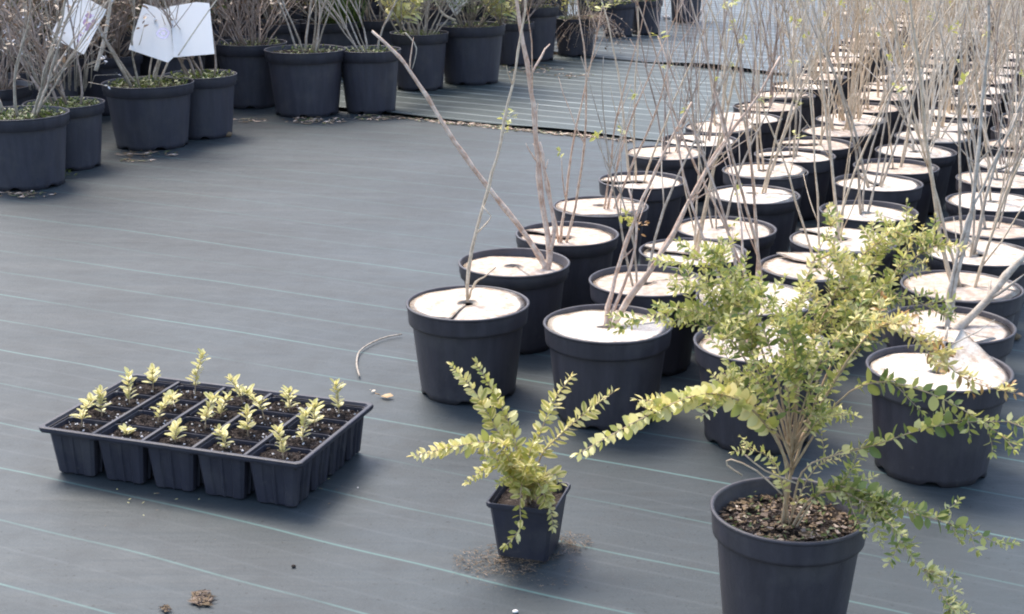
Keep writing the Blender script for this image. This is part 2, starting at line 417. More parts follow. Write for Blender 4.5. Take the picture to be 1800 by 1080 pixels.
def branch_leaves(pts, rr, size, gap, start, kinds, out, br, tipk=None, flat=0.3, wd=1.0):
    """opposite leaves in two ranks along a polyline; appends (matrix, kind, branch index)"""
    L = [0]
    for i in range(1, len(pts)): L.append(L[-1] + (pts[i] - pts[i - 1]).length)
    tot = L[-1]; s = tot * start; k = 0; i = 1
    while s < tot:
        while i < len(L) - 1 and L[i] < s: i += 1
        f = (s - L[i - 1]) / max(1e-6, L[i] - L[i - 1]); p = pts[i - 1].lerp(pts[i], min(1, f))
        t = (pts[i] - pts[i - 1]).normalized()
        side = t.cross(Vector((0, 0, 1)))
        side = side.normalized() if side.length > 0.15 else Vector((1, 0, 0))
        up = side.cross(t)
        ph = rr.uniform(-0.35, 0.35) + flat + (math.pi / 2 if k % 2 else 0)
        sd = side * math.cos(ph) + up * math.sin(ph); upn = side * -math.sin(ph) + up * math.cos(ph)
        sz = size * rr.uniform(0.7, 1.15) * (1 - 0.45 * max(0, (s / tot - 0.75) / 0.25))
        for sg in (-1, 1):
            if rr.random() < 0.08: continue
            d = t * rr.uniform(0.25, 0.75) + sd * sg + upn * rr.uniform(0.0, 0.5)
            nn = upn * .6 + Vector((rr.uniform(-.5, .5), rr.uniform(-1.1, .2), rr.uniform(-.2, .7)))
            kd = rr.choice(kinds)
            if tipk and s / tot > 0.8 and rr.random() < 0.6: kd = tipk
            out.append((leaf_mtx(p, d, nn, sz * rr.uniform(.85, 1.1), wd), kd, br))
        s += gap * rr.uniform(0.75, 1.25); k += 1
    t = (pts[-1] - pts[-2]).normalized()
    for q in range(3):
        d = t + Vector((rr.uniform(-.5, .5), rr.uniform(-.5, .5), rr.uniform(-.2, .5)))
        out.append((leaf_mtx(pts[-1], d, Vector((rr.uniform(-.4, .4), rr.uniform(-.4, .4), 1)), size * 0.62), tipk or kinds[0], br))
def plant_leaves(root, base, branches, leaves, limit):
    """largest leaves become objects under their branch, the rest one foliage mesh"""
    def size(l):
        m = l[0]; return m.to_scale().y / (m.translation + base - CP).length
    leaves.sort(key=size, reverse=True)
    for m, kd, br in leaves[:limit]: link('leaf', LM[kd], branches[br], mtx=m)
    rest = leaves[limit:]
    if rest:
        kinds = sorted({l[1] for l in rest}); b = MB()
        for m, kd, br in rest: b.add(LEAFV, LEAFF, kinds.index(kd), m)
        f = link('foliage', b.mesh('foliage', [M[k] for k in kinds]), root); f['kind'] = 'stuff'

# ------------------------------------------------------------ bare shrubs
def cane(rr, b, base, az, tilt, length, r0, twigs=3, kink=0.10, seg=0.07, sides=5, tw=(0.1, 0.3), mi=0):
    d = Vector((math.sin(tilt) * math.cos(az), math.sin(tilt) * math.sin(az), math.cos(tilt)))
    p = Vector(base); pts = [p.copy()]; n = max(4, int(length / seg)); rad = []
    bend = Vector((rr.uniform(-1, 1), rr.uniform(-1, 1), 0.35)) * 0.035
    for i in range(n):
        d = (d + bend + Vector((rr.uniform(-kink, kink), rr.uniform(-kink, kink), rr.uniform(-.02, .05)))).normalized()
        p = p + d * (length / n); pts.append(p.copy())
    rad = [max(0.0009, r0 * (1 - 0.72 * i / n) * (1.12 if i % 2 else 0.94)) for i in range(n + 1)]
    b.tube(pts, rad, sides, mi)
    for k in range(twigs):
        i = rr.randint(max(1, n // 4), n - 1); t = (pts[i] - pts[i - 1]).normalized()
        s = t.orthogonal().normalized(); s.rotate(Matrix.Rotation(rr.uniform(0, 6.28), 3, t))
        q = pts[i].copy(); dd = (t + s * rr.uniform(.35, .8)).normalized(); tp = [q.copy()]; ln = rr.uniform(*tw)
        for j in range(4):
            dd = (dd + Vector((rr.uniform(-.12, .12), rr.uniform(-.12, .12), 0.08))).normalized(); q = q + dd * ln / 4; tp.append(q.copy())
        b.tube(tp, [rad[i] * 0.55, rad[i] * .5, rad[i] * .45, rad[i] * .36, 0.0007], 4, mi)
        pts_tip.append(q.copy())
    pts_tip.append(pts[-1].copy()); return pts
pts_tip = []
def tuft(rr, b, tips, n, size, spread):
    for p in tips:
        for k in range(n):
            d = Vector((rr.uniform(-1, 1), rr.uniform(-1, 1), rr.uniform(-.3, 1)))
            b.add(LEAFV, LEAFF, 0, leaf_mtx(p + Vector((rr.uniform(-1, 1), rr.uniform(-1, 1), rr.uniform(-1, 1))) * spread, d, Vector((rr.uniform(-.6, .6), rr.uniform(-.6, .6), 1)), size * rr.uniform(.6, 1.2)))
ARCH = {}
def shrub_arch(key, seed, n, hgt, tilt, r0, bark, twigs, spread=0.02, leaf=None, kink=0.10, tw=(0.1, 0.3), sides=5):
    rr = random.Random(seed); parts = []
    tips_all = []
    for i in range(n):
        pts_tip.clear(); b = MB()
        az = rr.uniform(0, 6.28); tl = math.radians(rr.uniform(*tilt))
        off = Vector((math.cos(az), math.sin(az), 0)) * rr.uniform(0.2, 1) * spread
        cane(rr, b, off - Vector((0, 0, 0.02)), az + rr.uniform(-.6, .6), tl, hgt * rr.uniform(.65, 1.1), r0 * rr.uniform(.65, 1.15), twigs, kink, tw=tw, sides=sides)
        parts.append(('stem', b.mesh('stem', [M[bark]]))); tips_all += list(pts_tip)
    if leaf:
        lk, num, size, cnt, spr = leaf; b = MB()
        tuft(rr, b, rr.sample(tips_all, min(num, len(tips_all))), cnt, size, spr)
        parts.append(('foliage', b.mesh('foliage', [M[lk]])))
    ARCH[key] = parts
def put_shrub(name, key, loc, rz, label, group, sc_=1.0, cat='shrub'):
    t = thing(name, loc, label, cat, group, rz); t.scale = (sc_, sc_, sc_)
    for nm, me in ARCH[key]:
        o = link(nm, me, t)
        if nm == 'foliage': o['kind'] = 'stuff'
    return t
for i in range(4): shrub_arch(('few', i), 100 + i, 3, 0.85, (5, 26), 0.0042, ('bark', 'barkr', 'bark', 'barkg')[i], 3, leaf=('l_mid', 4, 0.02, 5, 0.008))
for i in range(5): shrub_arch(('many', i), 200 + i, 7, 0.95, (3, 22), 0.0032, ('barkp', 'bark', 'bark', 'barkw', 'bark')[i], 5, 0.03, leaf=('l_mid', 5, 0.022, 5, 0.01) if i % 2 else None, tw=(.1, .35))
for i in range(4): shrub_arch(('dense', i), 300 + i, 13, 1.15, (2, 26), 0.0036, ('bark', 'barkw', 'barkw', 'bark')[i], 6, 0.045, kink=0.12, tw=(.12, .4), leaf=('l_dry', 10, 0.022, 4, 0.012))
for i in range(3): shrub_arch(('grey', i), 400 + i, 7, 0.8, (8, 42), 0.0052, ('barkg', 'barkp', 'barkg')[i], 8, 0.07, kink=0.22, tw=(.1, .35), leaf=('l_dry', 40, 0.026, 4, 0.03))
for i in range(3): shrub_arch(('thick', i), 500 + i, 24, 0.8, (6, 50), 0.0040, ('barkp', 'barkg', 'barkp')[i], 8, 0.09, kink=0.26, tw=(.1, .4), leaf=(('l_dry', 'l_ever', 'l_dry')[i], 190, 0.032, 7, 0.06))
for i in range(3): shrub_arch(('ever', i), 600 + i, 16, 0.50, (6, 58), 0.0040, 'barkg', 7, 0.05, kink=0.2, tw=(.08, .28), leaf=(('l_ever', 'l_ever', 'l_mid')[i], 140, 0.030, 11, 0.045))

# ------------------------------------------------------------ block of mulched pots
PD, PH = 0.28, 0.21
ROWS = {
 'A': [(822, 531), (904, 460), (997, 410), (1056, 362), (1129, 316), (1170, 268), (1230, 245), (1268, 223), (1313, 207), (1347, 187)],
 'B': [(1069, 567), (1138, 492), (1219, 441), (1275, 400), (1325, 341), (1345, 300), (1397, 272), (1433, 252), (1475, 230), (1497, 210)],
 'C': [(1338, 600), (1330, 523), (1435, 468), (1482, 422), (1527, 370), (1543, 320), (1575, 292), (1610, 265), (1640, 240), (1655, 220)],
 'D': [(1651, 645), (1667, 568), (1690, 502), (1722, 443), (1740, 398), (1748, 354), (1760, 315), (1785, 288), (1797, 256)]}
NROW = {'A': 25, 'B': 25, 'C': 25, 'D': 17}
ROWTXT = {'A': 'aisle-edge row', 'B': 'second aisle row', 'C': 'third aisle row', 'D': 'fourth aisle row'}
STEP = Vector((0.134, 0.312, 0))
POTPOS = {}
for rk, lst in ROWS.items():
    P = [un(x, y, PH) for x, y in lst]
    while len(P) < NROW[rk]: P.append(P[-1] + STEP + Vector((R.uniform(-.02, .02), R.uniform(-.012, .012), 0)))
    POTPOS[rk] = [Vector((p.x, p.y, 0)) for p in P]
HAND = {('A', 0), ('A', 1), ('B', 0), ('D', 0), ('D', 1)}
for rk, P in POTPOS.items():
    for i, p in enumerate(P):
        z = gz(p.x, p.y); p.z = z
        # a little room where two rims would touch
        nth = ORD[i]; tail = 'from the square-pot end, ' + ROWTXT[rk]
        rz = R.uniform(0, 6.28)
        add_pot('nursery_pot', p, PD, PH, 'black plastic pot, %s %s' % (nth, tail), 'pot', 'mulched pots standing in rows', M['pot'], R.choice((0, 0, 1)), rz)
        d = link('mulch_disc', DISCS[6] if (rk, i) == ('D', 0) else R.choice(DISCS[:6] + DISCS[7:]))
        rad = PD / 2 - 0.0085
        deep = {('A', 0): .010, ('A', 1): .024, ('A', 2): .020, ('B', 0): .013}.get((rk, i), R.uniform(.004, .016))
        d.scale = (rad, rad, 1); d.location = p + Vector((0, 0, PH - deep))
        tl = 0.03 if (rk, i) not in HAND else 0.015
        d.rotation_euler = (R.uniform(-tl, tl), R.uniform(-tl, tl), R.uniform(0, 6.28) if (rk, i) != ('D', 0) else 0.75)
        tag(d, 'pale felt disc on the %s pot %s' % (nth, tail), 'mulch disc', 'pale felt discs covering the pots')
        if (rk, i) in HAND: continue
        if i < 5: key = ('few', R.randrange(4))
        elif i < 8: key = ('many', R.randrange(5)) if R.random() < .6 else ('few', R.randrange(4))
        else: key = ('dense', R.randrange(4)) if R.random() < (.22 if rk == 'A' else .5) else ('many', R.randrange(5))
        if rk == 'A' and i in (5, 6): key = ('many', 0)
        if rk == 'B' and i == 9: key = ('dense', 0)
        if rk == 'A' and i > 9 and R.random() < .5: key = ('few', R.randrange(4))
        put_shrub('bare_shrub', key, p + Vector((R.uniform(-.02, .02), R.uniform(-.02, .02), PH - 0.02)), R.uniform(0, 6.28),
                  'bare twiggy shrub in the %s pot %s' % (nth, tail), 'bare shrubs in the mulched pots', R.uniform(.85, 1.2))

def hand_shrub(pot, label, stems, bark, extra=None):
    base = Vector((pot.x, pot.y, 0)) + Vector((0, 0, PH - 0.02))
    t = thing('bare_shrub', base, label, 'shrub', 'bare shrubs in the mulched pots')
    rr = random.Random(len(stems) * 17 + int(pot.x * 100))
    for (px, r0, r1, dy, tw) in stems:
        n = len(px); pts = []
        for i, (x, y) in enumerate(px): pts.append(at(x, y, pot.y + dy * i / (n - 1)) - base)
        pts = cr(pts, 0.035); m = len(pts)
        pts = [p + Vector((rr.uniform(-1, 1), rr.uniform(-1, 1), 0)) * 0.0022 for p in pts]
        rad = [(r0 + (r1 - r0) * i / (m - 1)) * (1.22 if i % 4 == 2 else rr.uniform(.9, 1.02)) for i in range(m)]
        b = MB(); b.tube(pts, rad, 7)
        for k in range(tw):
            i = rr.randint(m // 3, m - 2); tt = (pts[i + 1] - pts[i]).normalized(); s = tt.orthogonal().normalized()
            s.rotate(Matrix.Rotation(rr.uniform(0, 6.28), 3, tt)); q = pts[i].copy(); dd = (tt + s * .8).normalized(); tp = [q.copy()]; ln = rr.uniform(.03, .12)
            for j in range(3): dd = (dd + Vector((rr.uniform(-.2, .2), rr.uniform(-.2, .2), .1))).normalized(); q = q + dd * ln / 3; tp.append(q.copy())
            b.tube(tp, [rad[i] * .5, rad[i] * .42, rad[i] * .35, .0006], 5)
        link('stem', b.mesh('stem', [M[bark]]), t)
    if extra:
        for (x, y, dy, num, size, kind) in extra:
            b = MB(); tuft(rr, b, [at(x, y, pot.y + dy) - base], num, size, size * .7)
            link('leaf_tuft', b.mesh('leaf_tuft', [M[kind]]), t)
    return t
A, B, C_, D_ = POTPOS['A'], POTPOS['B'], POTPOS['C'], POTPOS['D']
hand_shrub(A[0], 'thin pale shrub in the aisle-edge pot at the end nearest the square pot',
  [([(822, 530), (824, 470), (838, 400), (858, 330), (880, 250), (900, 150), (917, 60), (930, -40)], .0040, .0022, 0.10, 3),
   ([(824, 525), (836, 497), (850, 488), (872, 470)], .0030, .0012, -0.05, 0),
   ([(838, 410), (856, 392), (862, 380), (846, 362)], .0022, .0010, 0.03, 0)], 'bark',
  [(893, 205, .12, 10, .020, 'l_mid'), (886, 222, .12, 8, .018, 'l_mid')])
hand_shrub(A[1], 'stout two-stemmed pruned shrub, one stem leaning far over the aisle',
  [([(957, 475), (950, 452), (905, 390), (850, 320), (800, 250), (765, 195), (720, 125), (700, 100), (655, 55)], .0078, .0036, 0.05, 1),
   ([(962, 478), (966, 440), (955, 380), (948, 310), (940, 210), (925, 110), (912, 40), (900, -60)], .0080, .0042, 0.10, 2),
   ([(936, 130), (950, 100), (966, 78)], .0030, .0016, 0.06, 0),
   ([(966, 440), (975, 400), (962, 330), (950, 250)], .0055, .0028, 0.05, 2)], 'barkr')
hand_shrub(B[0], 'shrub of several slanting canes in the pot behind the small square pot',
  [([(1062, 585), (1068, 540), (1082, 490), (1104, 420), (1130, 350), (1165, 270), (1215, 180)], .0058, .0024, 0.12, 2),
   ([(1070, 585), (1078, 545), (1110, 470), (1118, 400), (1106, 330)], .0045, .0018, 0.08, 2),
   ([(1074, 585), (1092, 545), (1150, 465), (1195, 385), (1240, 300), (1290, 225), (1335, 165), (1370, 100)], .0068, .0022, 0.15, 5),
   ([(1078, 580), (1100, 530), (1140, 480), (1180, 420), (1225, 330), (1275, 250), (1290, 200)], .0062, .0022, 0.02, 3)], 'barkr',
  [(1110, 392, .09, 9, .022, 'l_mid'), (1125, 398, .09, 9, .022, 'l_org'), (1098, 385, .08, 6, .02, 'l_mid')])
hand_shrub(D_[1], 'shrub with one thick grey cane slanting away from the block',
  [([(1668, 592), (1685, 578), (1735, 528), (1770, 485), (1812, 440), (1900, 350)], .0105, .0055, 0.10, 3),
   ([(1660, 592), (1672, 540), (1690, 450), (1712, 350), (1722, 220), (1735, 80), (1740, -40)], .0056, .0028, 0.15, 3),
   ([(1662, 592), (1668, 520), (1690, 420), (1740, 300), (1790, 200)], .0048, .0022, 0.12, 3)], 'barkg')
hand_shrub(D_[0], 'short cut shrub stub in the pot with the lifted mulch flap',
  [([(1650, 655), (1655, 615), (1668, 575)], .0045, .0022, 0.05, 1)], 'barkg')

# ------------------------------------------------------------ pots along the left with their plants
LEFT = [  # rim centre x, rim centre y, rim width px, base bottom y, plant, label words
 (35, 198, 168, 337, ('grey', 0), 'large black pot of grey twigs standing out before its row'),
 (112, 180, 140, 302, ('grey', 1), 'bluish black pot behind the large pot that stands out'),
 (260, 144, 160, 266, ('grey', 2), 'scuffed black pot under the folded white card'),
 (352, 130, 128, 246, ('grey', 1), 'black pot of mossy soil right of the folded card'),
 (440, 74, 128, 192, ('thick', 0), 'shaded black pot set back behind the mossy pot'),
 (536, 86, 143, 208, ('grey', 2), 'wide black pot with white grit along its rim'),
 (649, 86, 112, 202, ('grey', 0), 'black pot at the near end of the fabric seam'),
 (737, 58, 104, 162, ('thick', 1), 'black pot just behind the seam, below a pale hooked stem'),
 (828, 44, 122, 152, ('ever', 0), 'wide black pot of leafy green shrub past the fabric seam'),
 (905, 40, 70, 118, ('thick', 2), 'dark pot squeezed between the wide pot and the tall pot'),
 (940, 12, 86, 110, ('ever', 1), 'tall black pot of evergreen shrub beyond the wide pot'),
 (1012, 32, 78, 101, ('ever', 2), 'low black pot half hidden by drooping pink-brown twigs'),
 (1088, 6, 62, 68, ('ever', 0), 'small black pot after the drooping brown plant'),
 (1136, 2, 60, 64, ('ever', 1), 'small black pot second after the drooping brown plant'),
 (1207, -24, 62, 42, ('thick', 0), 'black pot beside the pale stones past the second seam')]
BACK = [(-20, 150, 150, 268, ('thick', 0)), (70, 120, 140, 232, ('thick', 2)), (180, 95, 140, 204, ('thick', 0)), (300, 80, 130, 186, ('thick', 1)), (395, 60, 120, 160, ('thick', 2)),
        (480, 40, 120, 140, ('grey', 0)), (575, 38, 120, 138, ('ever', 2)), (665, 34, 110, 132, ('thick', 1)), (760, 14, 104, 108, ('thick', 0)), (860, 0, 104, 92, ('ever', 2)), (960, -22, 90, 66, ('ever', 0)), (1050, -35, 80, 46, ('ever', 1)), (1120, -45, 70, 32, ('ever', 2)),
        (20, 92, 130, 196, ('thick', 2)), (130, 68, 120, 168, ('thick', 1)), (240, 45, 120, 142, ('thick', 0)), (350, 28, 112, 122, ('thick', 2)), (450, 8, 105, 98, ('ever', 1)), (560, 0, 105, 92, ('thick', 1)), (660, -8, 100, 82, ('ever', 0)), (760, -25, 95, 62, ('thick', 2)), (860, -40, 90, 45, ('ever', 1))]
PLANTW = {'grey': 'grey-brown twiggy shrub', 'thick': 'dense dark twiggy shrub', 'ever': 'leafy evergreen shrub'}
def solve_pot(cx, cy, w, by):
    Dm = 0.36
    for _ in range(6):
        Q = un(cx, by, 0); Y = Q.y + 0.39 * Dm
        h = 0.3
        for _ in range(8):
            P = at(cx, cy, Y); h = P.z
        a = pr((P.x - .5, Y, h))[0]; c = pr((P.x + .5, Y, h))[0]; Dm = w / (c - a)
    return P.x, Y, Dm, h
def weeds(rr, t, r, z, n, kinds=('moss',), size=.018):
    b = MB()
    for k in range(n):
        a = rr.uniform(0, 6.28); q = r * math.sqrt(rr.random())
        p = Vector((q * math.cos(a), q * math.sin(a), z + rr.uniform(-.004, .014)))
        b.add(LEAFV, LEAFF, 0, leaf_mtx(p, Vector((rr.uniform(-1, 1), rr.uniform(-1, 1), rr.uniform(0, .7))), Vector((rr.uniform(-.5, .5), rr.uniform(-.5, .5), 1)), size * rr.uniform(.5, 1.2)))
    o = link('weeds', b.mesh('weeds', [M[kinds[0]]]), t); o['kind'] = 'stuff'
rr = random.Random(31)
GROUPL = 'big pots lined up along the far side of the aisle'
LP = []
for i, (cx, cy, w, by, key, lab) in enumerate(LEFT):
    x, y, Dm, h = solve_pot(cx, cy, w, by); z = gz(x, y)
    if i == 5: print('pot', Dm, h)
    LP.append((x, y, Dm, h))
    t = add_pot('nursery_pot', (x, y, z), Dm, h, lab, 'pot', GROUPL, M['potb'], 1, rr.uniform(0, 6.28))
    link('soil', soil_mesh(Dm / 2 - 0.012, i + 3), t, (0, 0, h - 0.022))
    weeds(rr, t, Dm / 2 - 0.02, h - 0.016, 420 if i in (0, 1, 2, 3) else 170, size=.024)
    put_shrub('twiggy_shrub' if key[0] != 'ever' else 'evergreen_shrub', key, (x, y, z + h - 0.02), rr.uniform(0, 6.28), PLANTW[key[0]] + ' in the ' + ' '.join(lab.split()[:9]), 'shrubs along the far side of the aisle', rr.uniform(.95, 1.2) * (0.8 if key[0] == 'ever' and i > 9 else 1))
SHORT = ['pot that stands out', 'bluish black pot', 'pot under the folded card', 'mossy pot', 'set-back shaded pot', 'pot with white grit', 'pot at the seam end', 'pot with the hooked twig', 'wide leafy pot', 'squeezed dark pot', 'tall evergreen pot', 'drooping-plant pot', 'first small pot', 'second small pot', 'pot by the pale stones']
BP = [solve_pot(cx, cy, w, by) + (key,) for (cx, cy, w, by, key) in BACK]
U_ = Vector((.395, .92, 0)).normalized(); V_ = Vector((-.92, .395, 0)).normalized(); O_ = Vector((-1.81, 5.25, 0))
for row in range(5):
    for k in range(26):
        p = O_ + V_ * (1.25 + .46 * row) + U_ * (k * .44 + .2 * (row % 2) - .2) + Vector((rr.uniform(-.05, .05), rr.uniform(-.05, .05), 0))
        q = pr((p.x, p.y, .45))
        if -90 < q[0] < 1180 and q[1] > -75: BP.append((p.x, p.y, rr.uniform(.33, .38), rr.uniform(.29, .33), R.choice((('thick', 0), ('thick', 1), ('thick', 2), ('thick', 2), ('ever', 0), ('ever', 1)))))
cnt = {}
for i, (x, y, Dm, h, key) in enumerate(BP):
    z = gz(x, y)
    near = min(range(len(LP)), key=lambda a: abs((Vector((x, y, 0)) - Vector((LP[a][0], LP[a][1], 0))).dot(U_)))
    cnt[near] = cnt.get(near, 0) + 1; od = 'nearest shaded' if cnt[near] == 1 else ORD[cnt[near] - 1] + ' shaded'
    t = add_pot('nursery_pot', (x, y, z), Dm, h, '%s pot back behind the %s' % (od, SHORT[near]), 'pot', 'shaded pots behind the front line', M['potb'], 1, rr.uniform(0, 6.28))
    link('soil', soil_mesh(Dm / 2 - 0.012, i % 8 + 3), t, (0, 0, h - 0.022))
    put_shrub('twiggy_shrub' if key[0] != 'ever' else 'evergreen_shrub', key, (x, y, z + h - 0.02), rr.uniform(0, 6.28),
              '%s in the %s pot behind the %s' % (PLANTW[key[0]], od, SHORT[near]), 'shrubs crowded behind the front line of pots', rr.uniform(1.0, 1.3))

# grassy tuft, yellow-green plant and drooping dry plant among the left pots
def special(name, px, Y, label, fn, group=None):
    base = at(px[0], px[1], Y); t = thing(name, base, label, 'plant', group)
    fn(t, base); return t
def grass_fn(t, base):
    r2 = random.Random(5); b = MB()
    for k in range(170):
        a = r2.uniform(0, 6.28); q = r2.uniform(0, .11); p = Vector((math.cos(a) * q, math.sin(a) * q, 0)); tl = r2.uniform(0, .35)
        d = Vector((math.cos(a) * tl, math.sin(a) * tl, 1)).normalized(); ln = r2.uniform(.16, .38)
        b.tube([p, p + d * ln * .5, p + d * ln + Vector((math.cos(a), math.sin(a), -.2)) * ln * .08], [.0035, .003, .0006], 4)
    o = link('grass_blades', b.mesh('grass_blades', [M['l_grass']]), t); o['kind'] = 'stuff'
x, y, Dm, h = solve_pot(575, 38, 120, 138)
special('grass_tuft', (602, 48), y - .02, 'bright green grassy tuft between the grey twig pots', grass_fn)
def droop_fn(t, base):
    r2 = random.Random(9); b = MB(); lf = MB()
    for k in range(46):
        a = r2.uniform(0, 6.28); d = Vector((math.cos(a), math.sin(a), r2.uniform(.1, .8))).normalized(); p = Vector((0, 0, 0)); pts = [p.copy()]; ln = r2.uniform(.2, .38)
        for j in range(6): d = (d + Vector((r2.uniform(-.15, .15), r2.uniform(-.15, .15), -.32))).normalized(); p = p + d * ln / 6; p.z = max(p.z, -base.z + .015); pts.append(p.copy())
        b.tube(pts, [.0028 * (1 - .12 * j) for j in range(7)], 4); tuft(r2, lf, pts[2:], 3, .022, .012)
    link('stem', b.mesh('stem', [M['barkr']]), t); o = link('foliage', lf.mesh('foliage', [M['l_dry']]), t); o['kind'] = 'stuff'
x, y, Dm, h = LP[11]
special('drooping_plant', (1035, 30), y - .06, 'dry pink-brown plant drooping over a low pot to the ground', droop_fn)
def yellow_fn(t, base):
    r2 = random.Random(12); lf = MB(); b = MB()
    for k in range(10):
        d = Vector((r2.uniform(-.6, .6), r2.uniform(-.6, .6), 1)).normalized(); ln = r2.uniform(.12, .3); pts = [Vector((0, 0, 0)), d * ln * .5, d * ln]
        b.tube(pts, [.004, .003, .001], 5); tuft(r2, lf, [d * ln * q for q in (.3, .5, .7, .85, 1)], 5, .06, .02)
    link('stem', b.mesh('stem', [M['barkg']]), t); o = link('foliage', lf.mesh('foliage', [M['l_pale']]), t); o['kind'] = 'stuff'
special('leafy_plant', (705, 52), LP[6][1] + .35, 'yellow-green leafy plant behind the pot at the seam end', yellow_fn)
special('leafy_plant', (880, 46), LP[8][1] - .02, 'broad pale yellow-green leaves over the wide pot rim', yellow_fn)
def bloom_fn(t, base):
    r2 = random.Random(14); b = MB(); st = MB()
    for k in range(70):
        p = Vector((r2.uniform(-.26, .26), r2.uniform(-.2, .2), r2.uniform(-.02, .34)))
        st.tube([Vector((p.x * .5, p.y * .5, -.05)), p * .6, p], [.0018, .0016, .001], 4)
        for q in range(2): b.add(LEAFV, LEAFF, 0, leaf_mtx(p, Vector((r2.uniform(-1, 1), r2.uniform(-1, 1), r2.uniform(-1, 1))), Vector((r2.uniform(-1, 1), r2.uniform(-1, 1), 1)), .019))
    link('stem', st.mesh('stem', [M['barkg']]), t); o = link('flowers', b.mesh('flowers', [M['flower']]), t); o['kind'] = 'stuff'
special('flowering_shrub', (105, 135), LP[1][1] + .35, 'dark shrub dotted with tiny white blooms beside the tilted card', bloom_fn)

# hooked pale stem and drooping runners in front of the seam pots
def stick(name, px, Y0, Y1, r0, r1, mat, label, cat, gr=None, ground=False):
    n = len(px); P = [un(x, y, 0.006) if ground else at(x, y, Y0 + (Y1 - Y0) * i / (n - 1)) for i, (x, y) in enumerate(px)]
    pts = cr(P, .025); b = MB(); m = len(pts); b.tube([p - P[0] for p in pts], [r0 + (r1 - r0) * i / (m - 1) for i in range(m)], 6)
    o = link(name, b.mesh(name, [M[mat]]), None, P[0]); return tag(o, label, cat, gr)
y7 = LP[7][1] - LP[7][2] / 2
stick('hooked_twig', [(712, 58), (722, 68), (732, 85), (728, 110), (724, 122)], y7 - .02, y7 - .05, .005, .002, 'barkw', 'pale hooked twig arching down over a pot side', 'twig')
stick('slanting_twig', [(800, 36), (780, 26), (768, 8), (758, -20)], LP[8][1] - .05, LP[8][1] + .05, .009, .006, 'barkw', 'thick pale twig slanting up beside the small white card', 'twig')
stick('slanting_twig', [(168, 125), (182, 75), (192, 20), (200, -40)], LP[2][1] + .25, LP[2][1] + .35, .011, .008, 'barkw', 'pale upright cane between the tilted and the folded card', 'twig')
stick('slanting_twig', [(313, 98), (340, 58), (372, 12), (400, -25)], LP[2][1] - .22, LP[2][1] - .18, .0035, .0025, 'barkw', 'thin pale twig crossing the folded white card', 'twig')

# ------------------------------------------------------------ white cards hung in the twigs
def card(name, corners, Y, lean, label, prints=(), th=0.0016):
    """corners in order; lean tips the top away so that the face looks up"""
    base = at(*corners[0], Y); ys = [c[1] for c in corners]; lo = max(ys); t = thing(name, base, label, 'card', 'white cards hung among the shrubs')
    def pos(c):
        return at(c[0], c[1], Y + lean * (lo - c[1]) / 100.0) - base
    q = [pos(c) for c in corners]; nrm = (q[1] - q[0]).cross(q[2] - q[0]).normalized()
    if nrm.y > 0: nrm = -nrm
    b = MB(); n = len(q); b.add([p for p in q] + [p - nrm * th for p in q], [tuple(range(n)), tuple(range(n, 2 * n))[::-1]] + [(i, (i + 1) % n, n + (i + 1) % n, n + i) for i in range(n)])
    link('sheet', b.mesh('sheet', [M['card']], False), t)
    for (nm, mat, blobs) in prints:
        pb = MB()
        for (cx, cy, rx, ry, inner) in blobs:
            k = 18; a = [pos((cx + rx * math.cos(2 * math.pi * j / k) * (1 + .15 * math.sin(5 * j)), cy + ry * math.sin(2 * math.pi * j / k))) + nrm * .0009 for j in range(k)]
            c = pos((cx, cy)) + nrm * .0009
            if inner: a2 = [c + (p - c) * inner for p in a]; pb.add(a + a2, [(j, (j + 1) % k, k + (j + 1) % k, k + j) for j in range(k)])
            else: pb.add(a, [tuple(range(k))])
        link(nm, pb.mesh(nm, [M[mat]], False), t)
    return t
card('label_card', [(88, 64), (147, 96), (187, 17), (128, -18)], LP[1][1] + .02, .2, 'tilted white card printed with a purple flower',
     [('printed_flower', 'ink', [(156, 28, 6, 5, 0), (150, 40, 4, 6, 0), (158, 46, 7, 6, 0), (165, 38, 4, 4, 0), (152, 52, 3, 3, 0), (142, 62, 2, 2.6, 0), (137, 72, 2, 3.4, 0), (136, 81, 2, 2.4, 0)]),
      ('printed_stem', 'inkp', [(147, 57, 1.4, 5, 0), (139, 67, 1.2, 5, 0), (148, 33, 2, 3, 0), (163, 28, 3, 2, 0)])])
card('label_card', [(226, 87), (295, 110), (306, 100), (296, 14), (290, 17), (252, 7)], LP[2][1] - .2, .2, 'left leaf of the folded white card printed with a pale ring',
     [('printed_ring', 'inkp', [(287, 59, 12, 10, .62), (287, 59, 4, 3.5, 0)])])
card('label_card', [(306, 101), (377, 95), (368, 6), (345, 4), (298, 12)], LP[2][1] - .195, .195, 'right leaf of the folded white card, blank')
card('label_card', [(782, 0), (801, 29), (830, -4), (806, -35)], LP[8][1] - .02, .08, 'small white diamond-tilted card over the wide pot', [('printed_lines', 'inkp', [(800, 6, 6, 1, 0), (803, 12, 6, 1, 0), (803, 18, 4, 1, 0)])])

